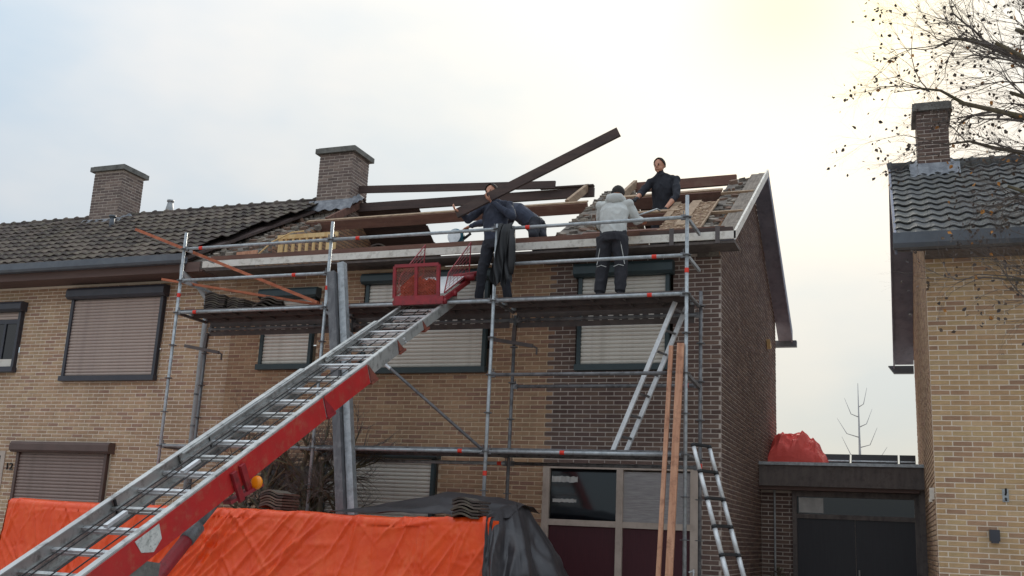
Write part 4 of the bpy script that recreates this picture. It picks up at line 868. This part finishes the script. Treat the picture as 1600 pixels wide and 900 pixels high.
for k in range(14): MB().path([(TX0+.25+k*.5, TYF-.142, .32), (TX0+.25+k*.5, TYF-.152, .32)], .018, 10).build('eyelet', 'alu_bright', trp)
def tend(u, v, x=TX1, s=1):
    z = .15+(TZ-.17)*v; yf = TYF-.05-.11*(1-z)/.85 if z < 1 else TYF-.05*(TZ-z)/.63; y = yf+(TYB-yf)*u
    return (x+s*(.02+.05*max(0, ridge(y, z*.6, 7.7, 3.1)-.3)+.03*(1-v)), y, z)
MB().grid(lambda u, v: tend(u, v), 50, 50).build('tarp_end', 'tarp', trp, True); MB().grid(lambda u, v: tend(u, v, TX0, -1), 30, 30).build('tarp_end', 'tarp', trp, True)
m_ = MB(); m_.bar((TX0-.10, -3.1, .15), (TX0+.0, -3.0, 1.6), .03, .03); m_.build('edge_strap', 'black', trp)
# black foil thrown over the right end
def foil_fn(u, v):
    # u along x, then down over the end; v from back to front
    keys = [(0, -4.25, 1.655, .02), (.25, -3.55, 1.80, .16), (.55, -2.88, 1.93, .28), (.82, -2.25, 1.88, .25), (1, -1.88, 1.80, .16)]
    for k in range(len(keys)-1):
        if u <= keys[k+1][0]:
            q = (u-keys[k][0])/(keys[k+1][0]-keys[k][0]); q = q*q*(3-2*q)*.4+q*.6; x, z, h = (keys[k][i]*(1-q)+keys[k+1][i]*q for i in (1, 2, 3)); break
    y = -1.72-(.95+.15*u)*v
    if True: z = z-h*(1-math.sin(math.pi*min(1, .12+v*.95)))*(.95) if v > .45 else z-h*.7*(1-math.sin(math.pi*min(.5, .1+v*.9)))
    fo = max(0, ridge(y*1.2, u*2, 2.2, 2.6)-.25)*.10+.03*noise.noise((x*2, y*3, z*2))
    return (x, y, z+fo*.25)
def skirt_fn(s_, t):
    tp = [(-2.02, -3.08, 1.66), (-2.0, -2.75, 1.76), (-1.95, -2.4, 1.83), (-1.93, -2.0, 1.78), (-2.0, -1.7, 1.6)]
    bt = [(-1.96, -3.24, .13), (-1.76, -3.26, .13), (-1.56, -3.0, .13), (-1.50, -2.4, .13), (-1.4, -1.6, .13)]
    k = s_*4; i = min(int(k), 3); q = k-i; a = V(tp[i]).lerp(V(tp[i+1]), q); b = V(bt[i]).lerp(V(bt[i+1]), q); z = a.z+(b.z-a.z)*t
    f = min(1, (a.z-z)/.75)**.85; p = V((a.x+(b.x-a.x)*f, a.y+(b.y-a.y)*f, z))
    dv = V((b.x+1.95, b.y+2.4, 0)).normalized(); fold = .12*(abs(math.sin(s_*9.5+1.1*t+.6*noise.noise((s_*5, t*2, 1))))**1.5-.4)+.09*max(0, ridge(s_*3, t*1.6, 4, 1.7)-.3)+.03*max(0, ridge(s_*6, t*3, 9, 2.5)-.2)
    return p+dv*fold*min(1, t*3.5)
fo = MB().grid(foil_fn, 110, 50).grid(skirt_fn, 120, 60).build('roofing_foil', 'foil', None, True); tag(fo, 'black roofing sheet thrown over the right end of the orange tarp', 'sheet')
sd_ = fo.modifiers.new('thick', 'SOLIDIFY'); sd_.thickness = .004

# ------------------------------------------------------------------ plants
def grow(mb, p, d, r, ln, depth, rr, leaves=None, bend=.25, spread=.7, kids=(2, 3), tw=None, lf=.0, drop=.72):
    pts = [p]; rad = [r]; q = V(p); dd = V(d).normalized(); n = 4
    for i in range(n):
        dd = (dd+V((rr.gauss(0, bend), rr.gauss(0, bend), rr.gauss(0, bend)))*.5).normalized(); q = q+dd*ln/n; pts.append(q.copy()); rad.append(r*(1-.45*(i+1)/n))
        if depth > 0 and i >= 1:
            for _ in range(rr.randint(*kids) if i == n-1 else rr.randint(0, 2)):
                a = V((rr.gauss(0, 1), rr.gauss(0, 1), rr.gauss(0, 1))); a = (a-dd*a.dot(dd)).normalized()
                grow(tw if (tw and depth <= 2) else mb, q, (dd+a*rr.uniform(.4, 1)*spread), rad[-1]*rr.uniform(.5, .75), ln*rr.uniform(.55, .85)*drop/.72, depth-1, rr, leaves, bend, spread, kids, tw, lf, drop)
        if leaves is not None and depth <= 1 and rr.random() < lf:
            c = q+V((rr.uniform(-.03, .03), rr.uniform(-.03, .03), -.02)); t = V((rr.uniform(-1, 1), rr.uniform(-1, 1), rr.uniform(-1.3, .2))).normalized()*rr.uniform(.03, .06); s = t.cross(V((rr.uniform(-1, 1), rr.uniform(-1, 1), .3))).normalized()*t.length*.36; nn = t.cross(s).normalized()*t.length*.2
            leaves.add([c, c+t*.35+s+nn, c+t*.7+s*.7, c+t, c+t*.7-s*.7+nn, c+t*.35-s], [(0, 1, 2, 3), (0, 3, 4, 5)])
    mb.path(pts, rad, 5 if r < .012 else 8, cap=False)
shb = thing('bare_shrub', 'bare pruned shrub with mossy stubs between the tarp and the wall', 'shrub', (-5.6, -.85, .12)); rr = random.Random(12); a_, b_ = MB(), MB()
for i in range(11):
    x = -6.75+i*.16+rr.uniform(-.1, .1); p = V((x, -.95+rr.uniform(-.2, .15), .12)); top = p+V((rr.uniform(-.2, .3), rr.uniform(-.1, .1), rr.uniform(1.6, 2.35)))
    a_.path([p, p.lerp(top, .5)+V((rr.uniform(-.1, .1), 0, 0)), top], [.06, .048, .034], 8)
    for k in range(7): grow(a_, p.lerp(top, rr.uniform(.6, 1)), (rr.uniform(-.7, .9), rr.uniform(-.5, .5), rr.uniform(.3, 1)), rr.uniform(.018, .034), rr.uniform(.3, .55), 3, rr, None, .35, .9, (1, 3), b_)
a_.build('stem', 'bark', shb, True); b_.build('twig', 'twig', shb)
tre = thing('autumn_tree', 'nearly bare tree reaching in from the right edge with a few withered leaves', 'tree', (4.6, -2.6, .12)); rr = random.Random(5); a_, b_, lv = MB(), MB(), MB()
a_.path([V((4.6, -2.6, .12)), V((4.55, -2.6, 2)), V((4.5, -2.55, 4)), V((4.45, -2.5, 5.4)), V((4.6, -2.5, 7)), V((4.7, -2.4, 9))], [.2, .16, .14, .12, .09, .04], 12)
limbs = [((3.0, -2.6, 6.13), (2.55, -2.6, 6.36), .02), ((3.3, -2.2, 5.75), (2.8, -2.3, 5.8), .02), ((3.1, -2.3, 7.0), (2.75, -2.4, 6.9), .02), ((4.46, -2.5, 5.5), (2.95, -2.6, 6.15), .045), ((4.46, -2.5, 5.2), (3.3, -2.2, 5.75), .04), ((4.5, -2.5, 6.0), (3.1, -2.3, 7.0), .045), ((4.5, -2.5, 5.8), (3.3, -3.0, 6.6), .04), ((4.6, -2.5, 6.8), (3.5, -2.6, 7.8), .04), ((4.45, -2.5, 4.6), (3.35, -2.7, 5.15), .035), ((4.5, -2.5, 4.0), (3.3, -2.4, 4.25), .03), ((4.55, -2.5, 6.4), (3.6, -2.0, 7.2), .04), ((4.5, -2.6, 5.0), (3.6, -3.0, 4.75), .03), ((4.5, -2.5, 3.8), (3.45, -2.5, 3.95), .025), ((4.5, -2.5, 5.6), (3.45, -2.5, 6.25), .04)]
for p, q, r in limbs:
    p, q = V(p), V(q); mid = p.lerp(q, .5)+V((0, 0, .06)); a_.path([p, mid, q], [r, r*.75, r*.5], 8)
    for k in range(5):
        t = rr.uniform(.3, 1); s = p.lerp(q, t); grow(b_, s, (q-p).normalized()+V((rr.gauss(0, .5), rr.gauss(0, .5), rr.gauss(.1, .5))), r*.33, rr.uniform(.35, .6), 3, rr, lv, .3, .75, (2, 3), b_, .032)
a_.build('trunk', 'bark', tre, True); b_.build('twig', 'twig', tre); lv.build('leaf', 'leaf_dry', tre, kind='stuff')
ft = thing('bare_tree', 'thin distant leafless tree seen over the garage roof', 'tree', (.75, 22, 0)); a_ = MB(); rr = random.Random(3)
a_.path([V((.75, 22, 0)), V((.75, 22, 4)), V((.75, 22, 6.8))], [.07, .045, .008], 8)
for i in range(8):
    z = 3.7+i*.33; s = 1 if i % 2 else -1; ln = rr.uniform(.7, 1.25)*(1-(i/12)); a_.path([V((.75, 22, z)), V((.75+s*ln*.5, 22+rr.uniform(-.3, .3), z+.12)), V((.75+s*ln*.9, 22+rr.uniform(-.5, .5), z+.65))], [.018, .013, .005], 5)
a_.build('trunk', 'far_bark', ft, True)

# ------------------------------------------------------------------ people: one remeshed surface each, coloured by nearest limb
class Body:
    def __init__(s): s.mb = MB(); s.seg = []
    def loft(s, pts, rads, m, n=14, side=None):
        pts = [V(p) for p in pts]; s.mb.path(pts, rads, n, True, side=side)
        for a, b, ra, rb in zip(pts, pts[1:], rads, rads[1:]):
            f_ = lambda r: max(r) if hasattr(r, '__len__') else r
            s.seg.append((a, b, f_(ra), f_(rb), m))
    def ball(s, c, r, m, sq=(1, 1, 1), ax=None):
        c = V(c); b = len(s.mb.v); K, J = 12, 8; ax = ax or (X1, Y1, Z1); vs = []
        for j in range(J+1):
            th = math.pi*j/J
            for k in range(K): ph = 2*math.pi*k/K; vs.append(c+ax[0]*r*sq[0]*math.sin(th)*math.cos(ph)+ax[1]*r*sq[1]*math.sin(th)*math.sin(ph)+ax[2]*r*sq[2]*math.cos(th))
        s.mb.add(vs, [(j*K+k, j*K+(k+1) % K, (j+1)*K+(k+1) % K, (j+1)*K+k) for j in range(J) for k in range(K)]); s.seg.append((c, c+V((0, 0, .001)), r*min(sq), r*min(sq), m))
    def finish(s, name, parent, voxel=.0075, cloth=()):
        me = s.mb.mesh(name, root_of(parent).location); o = bpy.data.objects.new(name, me); col.objects.link(o); o.parent = parent
        md = o.modifiers.new('r', 'REMESH'); md.mode = 'VOXEL'; md.voxel_size = voxel
        sm = o.modifiers.new('s', 'SMOOTH'); sm.iterations = 4; sm.factor = .5
        dg = bpy.context.evaluated_depsgraph_get(); me2 = bpy.data.meshes.new_from_object(o.evaluated_get(dg)); o.modifiers.clear(); o.data = me2
        names = sorted(set(x[4] for x in s.seg)); me2.materials.clear()
        for nm in names: me2.materials.append(MATS[nm])
        off = np.array(root_of(parent).location); nv = len(me2.vertices); co = np.empty(nv*3, np.float32); me2.vertices.foreach_get('co', co); co = co.reshape(-1, 3)
        A = np.array([x[0] for x in s.seg])-off; B = np.array([x[1] for x in s.seg])-off; ra = np.array([x[2] for x in s.seg]); rb = np.array([x[3] for x in s.seg]); mi = np.array([names.index(x[4]) for x in s.seg])
        def near(P):
            best = np.full(len(P), 1e9); idx = np.zeros(len(P), int)
            for i in range(len(A)):
                ab = B[i]-A[i]; t = np.clip(((P-A[i])@ab)/max(ab@ab, 1e-9), 0, 1); d = np.linalg.norm(P-A[i]-t[:, None]*ab, axis=1)/(ra[i]+(rb[i]-ra[i])*t)
                m = d < best; best[m] = d[m]; idx[m] = i
            return mi[idx]
        nf = len(me2.polygons); fc = np.empty(nf*3, np.float32); me2.polygons.foreach_get('center', fc); fm = near(fc.reshape(-1, 3))
        me2.polygons.foreach_set('material_index', fm.astype(np.int32)); me2.polygons.foreach_set('use_smooth', [True]*nf)
        vm = near(co); nor = np.empty(nv*3, np.float32); me2.vertices.foreach_get('normal', nor); nor = nor.reshape(-1, 3)
        cl = np.isin(vm, [names.index(c) for c in cloth if c in names])
        dsp = np.array([(.010*max(0, 1-abs(noise.noise((p[0]*9, p[1]*9, p[2]*5)))*3.2)-.003) if c else 0 for p, c in zip(co, cl)])   # wrinkles in the clothing
        me2.vertices.foreach_set('co', (co+nor*dsp[:, None]).ravel().astype(np.float32)); me2.update(); o.name = name
        return o
def hand(b, wr, d, pn, m, curl=.6, sgn=1, L_=.19):
    """palm, four unequal fingers and a thumb; d along the hand, pn palm normal (fingers curl towards it)"""
    wr, d, pn = V(wr), V(d).normalized(), V(pn).normalized(); pn = (pn-d*pn.dot(d)).normalized(); s = d.cross(pn)*sgn; k = L_/.19
    b.loft([wr-d*.02, wr+d*.03*k, wr+d*.085*k], [(.026, .022), (.040*k, .018), (.042*k, .014)], m, 10, side=tuple(pn))
    for i, ln in enumerate((.068, .076, .070, .055)):
        p = wr+d*.085*k+s*(.0315-.021*i)*k; dd = d.copy(); pts = [p-d*.02]
        for j in range(3):
            a = curl*(.55+.5*j); dd = (d*math.cos(a)+pn*math.sin(a)).normalized(); p = p+dd*ln*k*(.44, .32, .24)[j]; pts.append(p)
        b.loft(pts, [.0095, .009, .0085, .0075], m, 8)
    p = wr+d*.03*k+s*.034*k; t1 = (s*.75+d*.6+pn*.25).normalized(); t2 = (d*.8+s*.25+pn*.5*curl).normalized(); b.loft([p-s*.012, p+t1*.036*k, p+t1*.036*k+t2*.032*k], [.013, .011, .008], m, 8)
def head(b, c, fwd, up, hairm=None, skin='skin', beard=False):
    c, fwd, up = V(c), V(fwd).normalized(), V(up).normalized(); up = (up-fwd*up.dot(fwd)).normalized(); rt = fwd.cross(up)
    ax = (rt, fwd, up)
    b.ball(c+up*.018-fwd*.012, .098, skin, (.83, .97, .98), ax); b.ball(c-up*.038+fwd*.024, .076, skin, (.92, .84, .88), ax)
    b.ball(c-up*.086+fwd*.064, .024, skin, (1.1, .8, .8), ax)
    b.loft([c+up*.022+fwd*.088, c-up*.005+fwd*.103, c-up*.022+fwd*.110], [.010, .013, .015], skin, 8)
    for s in (-1, 1):
        b.ball(c+rt*s*.079-up*.012-fwd*.01, .03, skin, (.35, .6, 1.05), ax)
        b.ball(c+rt*s*.031+up*.012+fwd*.082, .012, 'eye', (1.2, .7, .7), ax); b.ball(c+rt*s*.033+up*.036+fwd*.088, .013, 'hair', (1.7, .45, .4), ax)
    b.ball(c-up*.052+fwd*.093, .013, 'lip', (1.7, .7, .5), ax)
    return ax
def hair_cap(parent, c, ax, m='hair', thick=.012, front=.045, low=-.045):
    """scalp shell following the skull, open at the face"""
    rt, fwd, up = ax; c = V(c)+up*.02-fwd*.012; mb = MB(); K, J = 28, 14
    def fn(u, v):
        ph = 2*math.pi*u; lowz = low+(.10+front)*max(0, math.sin(ph))**.6
        th = v*math.acos(max(-1, min(1, lowz/.1))); r = .1+thick*(1+.5*noise.noise((u*30, v*16, 1)))
        x, y, z = .85*r*math.sin(th)*math.cos(ph), .97*r*math.sin(th)*math.sin(ph), r*1.02*math.cos(th)
        return c+rt*x+fwd*y+up*z
    mb.grid(fn, K, J); return mb.build('hair', m, parent, True)
def figure(name, label, base, J, top, leg, shoe, hands, hm, fwd, hup=(0, 0, 1), hfwd=None, skinarm=None, loose_=.0, group='workers', lw=1.0):
    t = thing(name, label, 'person', base, group); b = Body(); J = {k: V(p) for k, p in J.items()}; fwd = V(fwd).normalized(); sd = (J['shR']-J['shL']).normalized()
    J['head'] = J['neck']+(J['head']-J['neck'])*.84
    pel, ch, nk = J['pelvis'], J['chest'], J['neck']
    hips = (J['hipR']-J['hipL']).normalized()
    b.loft([pel-(ch-pel)*.22, pel, pel.lerp(ch, .45), ch, ch.lerp(nk, .55), nk], [(.145+loose_, .115+loose_), (.165+loose_, .125+loose_), (.158+loose_, .118+loose_), (.182+loose_, .125+loose_), (.165, .098), (.068, .064)], top, 18, side=tuple((nk-pel).normalized().cross(sd)) if False else tuple(fwd))
    b.loft([pel-(ch-pel)*.28, pel-(ch-pel)*.02], [(.15+loose_, .12+loose_), (.168+loose_, .13+loose_)], leg, 16, side=tuple(fwd))
    b.loft([nk-(J['head']-nk)*.1, J['head']-V((0, 0, .03))], [.058, .054], 'skin', 12)
    ax = head(b, J['head'], hfwd or fwd, hup)
    b.loft([nk-V((0, 0, .02)), nk+(J['head']-nk)*.2], [.078, .068], top, 14)             # collar
    for s in 'LR':
        sh, el, wr = J['sh'+s], J['el'+s], J['wr'+s]
        b.loft([ch.lerp(nk, .5), sh, sh.lerp(el, .5), el], [.075, .062+loose_*.3, .058+loose_*.5, .05+loose_*.5], top, 12)
        b.ball(sh, .064+loose_*.3, top); b.loft([nk-V((0, 0, .015)), sh], [.055, .060], top, 12); b.ball(el, .052+loose_*.5, top)
        sm = skinarm if (skinarm and s in skinarm) else None
        if sm: mid = el.lerp(wr, .35); b.loft([el, mid], [.05, .048], top, 12); b.loft([mid, wr], [.042, .03], 'skin', 12)
        else: b.loft([el, el.lerp(wr, .5), wr], [.05+loose_*.5, .045+loose_*.4, .036], top, 12)
        hd, pn, cu = hands[s]; hand(b, wr+V(hd).normalized()*.02, hd, pn, hm[s], cu, 1 if s == 'R' else -1)
        hp_, kn, an = J['hip'+s], J['kn'+s], J['an'+s]
        b.loft([hp_+V((0, 0, .04)), hp_.lerp(kn, .4), kn], [.098*lw, .088*lw, .072*lw], leg, 14); b.loft([kn, kn.lerp(an, .4), an], [.072*lw, .070*lw, .060*lw], leg, 14); b.ball(kn, .073*lw, leg)
        toe = J['toe'+s]; dd = (toe-an); dd.z = 0; dd.normalize(); b.loft([an+V((0, 0, .03)), an-V((0, 0, .045))], [.052, .05], shoe, 12)
        z = an.z-.055; heel = V((an.x, an.y, z))-dd*.06; b.loft([heel, V((an.x, an.y, z))+dd*.04, V((an.x, an.y, z-.008))+dd*.14, V((an.x, an.y, z-.012))+dd*.2], [(.038, .036), (.046, .042), (.046, .032), (.034, .022)], shoe, 12, side=(0, 0, 1))
    o = b.finish('body', t, .0085, (top, leg)); hair = hair_cap(t, J['head'], ax); pass
    return t, ax
DK = 4.55
# worker carrying the plank
x0, y0 = -3.04, -.84
figure('person', 'worker in dark overalls on the scaffold deck holding a long plank, facing the street', (x0, y0, DK), dict(
    pelvis=(x0+.03, y0+.02, DK+.90), chest=(x0+.01, y0, DK+1.28), neck=(x0-.02, y0-.02, DK+1.49), head=(x0-.05, y0-.06, DK+1.63),
    shL=(x0+.21, y0, DK+1.42), elL=(x0+.31, y0-.12, DK+1.22), wrL=(x0+.05, y0-.24, DK+1.40),
    shR=(x0-.20, y0-.02, DK+1.40), elR=(x0-.36, y0-.10, DK+1.22), wrR=(x0-.42, y0-.26, DK+1.28),
    hipL=(x0+.12, y0+.02, DK+.86), knL=(x0+.19, y0-.02, DK+.48), anL=(x0+.25, y0+.03, DK+.10), toeL=(x0+.32, y0-.2, DK),
    hipR=(x0-.07, y0+.02, DK+.86), knR=(x0-.13, y0-.03, DK+.48), anR=(x0-.18, y0+.02, DK+.10), toeR=(x0-.26, y0-.17, DK)),
    'navy', 'black_cloth', 'boot', {'L': ((-.6, -.4, .5), (-.3, -.2, 1), 1.0), 'R': ((-.35, -.55, .2), (.5, -.2, .8), 1.0)}, {'L': 'skin', 'R': 'skin'}, (-.05, -1, 0), hfwd=(-.1, -.95, -.25), loose_=.012)
# worker in the grey hoodie, seen from behind
x0, y0 = -1.32, -.86
tH, axH = figure('person', 'worker in grey hoodie and black work trousers seen from behind on the deck', (x0, y0, DK), dict(
    pelvis=(x0+.02, y0, DK+.86), chest=(x0+.01, y0+.06, DK+1.22), neck=(x0+.01, y0+.14, DK+1.42), head=(x0+.02, y0+.24, DK+1.545),
    shL=(x0-.19, y0+.10, DK+1.34), elL=(x0-.22, y0+.22, DK+1.10), wrL=(x0-.10, y0+.44, DK+1.16),
    shR=(x0+.20, y0+.10, DK+1.34), elR=(x0+.29, y0+.20, DK+1.13), wrR=(x0+.30, y0+.46, DK+1.22),
    hipL=(x0-.09, y0, DK+.82), knL=(x0-.12, y0+.03, DK+.46), anL=(x0-.14, y0-.02, DK+.10), toeL=(x0-.2, y0+.2, DK),
    hipR=(x0+.11, y0, DK+.82), knR=(x0+.14, y0+.03, DK+.46), anR=(x0+.14, y0-.02, DK+.10), toeR=(x0+.2, y0+.2, DK)),
    'hoodie', 'trouser_black', 'boot', {'L': ((.2, .9, .1), (0, 0, -1), .7), 'R': ((.0, .95, .15), (0, 0, -1), .7)}, {'L': 'skin', 'R': 'skin'}, (.05, 1, 0), hfwd=(.05, .95, -.35), loose_=.022, lw=1.22)
mb = MB()
mb.path([V((x0-.10, y0+.10, DK+1.40)), V((x0-.06, y0+.03, DK+1.42)), V((x0+.02, y0-.005, DK+1.41)), V((x0+.10, y0+.03, DK+1.42)), V((x0+.14, y0+.10, DK+1.40))], [(.03, .04), (.045, .06), (.05, .07), (.045, .06), (.03, .04)], 12); mb.build('hood', 'hoodie', tH, True)
mb = MB()
for sx in (-1, 1):                              # pale piping on the trouser legs
    mb.path([V((x0+.02+sx*.13, y0-.10, DK+.78)), V((x0+.02+sx*.165, y0-.085, DK+.6)), V((x0+.02+sx*.19, y0-.075, DK+.46))], .005, 5)
    mb.path([V((x0+.01+sx*.05, y0-.075, DK+.43)), V((x0+.01+sx*.12, y0-.08, DK+.455)), V((x0+.01+sx*.185, y0-.06, DK+.44))], .005, 5)
mb.build('trouser_piping', 'hoodie', tH)
# worker standing in the open roof
x0, y0, zf_ = -1.13, 1.38, 5.42
figure('person', 'worker in dark sweater standing in the open roof near the gable, leaning on one arm', (x0, y0, zf_), dict(
    pelvis=(x0-.02, y0+.08, zf_+.98), chest=(x0, y0+.0, zf_+1.40), neck=(x0-.03, y0-.06, zf_+1.62), head=(x0-.05, y0-.12, zf_+1.77),
    shL=(x0+.20, y0-.02, zf_+1.53), elL=(x0+.25, y0-.22, zf_+1.20), wrL=(x0+.14, y0-.42, zf_+.95),
    shR=(x0-.20, y0-.05, zf_+1.50), elR=(x0-.32, y0-.16, zf_+1.30), wrR=(x0-.33, y0-.34, zf_+1.17),
    hipL=(x0+.09, y0+.08, zf_+.93), knL=(x0+.11, y0+.03, zf_+.5), anL=(x0+.11, y0+.08, zf_+.1), toeL=(x0+.14, y0-.15, zf_),
    hipR=(x0-.11, y0+.08, zf_+.93), knR=(x0-.12, y0+.03, zf_+.5), anR=(x0-.12, y0+.08, zf_+.1), toeR=(x0-.16, y0-.15, zf_)),
    'black_cloth', 'trouser_black', 'boot', {'L': ((-.2, -.5, -.6), (-.3, .3, -.5), .5), 'R': ((-.1, -.7, -.35), (0, .1, -1), .8)}, {'L': 'glove', 'R': 'glove'}, (-.15, -1, 0), hfwd=(-.25, -.9, -.25), skinarm='LR', loose_=.012)
# worker crouching at the eaves behind the first
x0, y0, zk = -2.9, .2, 5.3
figure('person', 'worker bending over at the eaves, mostly hidden behind the man with the plank', (x0, y0, zk), dict(
    pelvis=(-2.82, .22, 6.00), chest=(-3.08, .12, 6.20), neck=(-3.28, .06, 6.24), head=(-3.40, .02, 6.20),
    shL=(-3.17, -.08, 6.16), elL=(-3.42, -.16, 5.98), wrL=(-3.70, -.17, 5.92),
    shR=(-3.2, .26, 6.18), elR=(-3.35, .3, 5.95), wrR=(-3.52, .22, 5.80),
    hipL=(-2.78, .12, 5.98), knL=(-2.72, -.10, 5.74), anL=(-2.70, .16, 5.40), toeL=(-2.85, .0, 5.3),
    hipR=(-2.78, .32, 5.98), knR=(-2.66, .12, 5.78), anR=(-2.62, .36, 5.40), toeR=(-2.8, .2, 5.3)),
    'navy', 'black_cloth', 'boot', {'L': ((-.9, 0, -.4), (0, 0, -1), .8), 'R': ((-.9, 0, -.3), (0, 0, -1), .8)}, {'L': 'skin', 'R': 'skin'}, (-1, 0, -.3), hup=(-.3, 0, 1), hfwd=(-.8, 0, -.6), loose_=.01)
# circular saw by his hand
sw_ = thing('circular_saw', 'small teal power saw on the eaves beside the bending worker', 'saw', (-3.92, -.16, 5.637))
m_ = MB(); m_.path([V((-3.92, -.24, 5.76)), V((-3.92, -.22, 5.76)), V((-3.92, -.12, 5.76)), V((-3.92, -.10, 5.76))], [.10, .12, .12, .09], 22); m_.build('housing', 'teal', sw_, True)
m_ = MB(); m_.path([V((-3.92, -.258, 5.75)), V((-3.92, -.252, 5.75))], .105, 26); m_.build('blade_guard', 'alu_bright', sw_)
m_ = MB(); m_.path([V((-3.83, -.16, 5.84)), V((-3.74, -.16, 5.87)), V((-3.70, -.16, 5.80)), V((-3.80, -.16, 5.73))], .022, 10); m_.build('handle', 'rubber', sw_, True)
MB().box(-4.05, -3.75, -.28, -.06, 5.638, 5.65).build('base_plate', 'galv', sw_)
# black jacket hung over the guard rail by the third post
jk = MB()
def jfn(u, v):
    a = (u-.5); wd = .105+.03*v; x = -2.69+a*2*wd+.02*math.sin(v*5+u*9); fold = .028*math.sin(u*21+2*math.sin(v*4))*(.3+v)
    return (x, -1.285-.05*math.sin(min(1, v*6)*1.57)+fold-.02*v, 5.55-.78*v+.05*abs(a)*(v < .08)-.10*v*abs(math.sin(u*7)))
jk.grid(jfn, 46, 40)
def jfn2(u, v):
    x, y, z = jfn(u, min(v, .8)); return (x, -1.19+.02*math.sin(u*15+v*5), 5.55-.55*v)
jk.grid(jfn2, 46, 24)
jk.path([V((-2.585, -1.30, 5.46)), V((-2.56, -1.33, 5.2)), V((-2.56, -1.33, 4.95)), V((-2.57, -1.32, 4.84))], [.045, .05, .045, .04], 12)
tag(jk.build('hanging_jacket', 'black', None, True), 'black work jacket hung over the guard rail by the third scaffold post', 'jacket')
# crowbar between the hoodie man's hands
m_ = MB(); m_.path([V((-1.12, -.40, 5.83)), V((-1.0, -.1, 5.98)), V((-.93, .1, 6.08)), V((-.90, .16, 6.07))], .012, 8); tag(m_.build('crowbar', 'galv', None, True), 'thin metal bar in the right hand of the hoodie worker', 'bar')
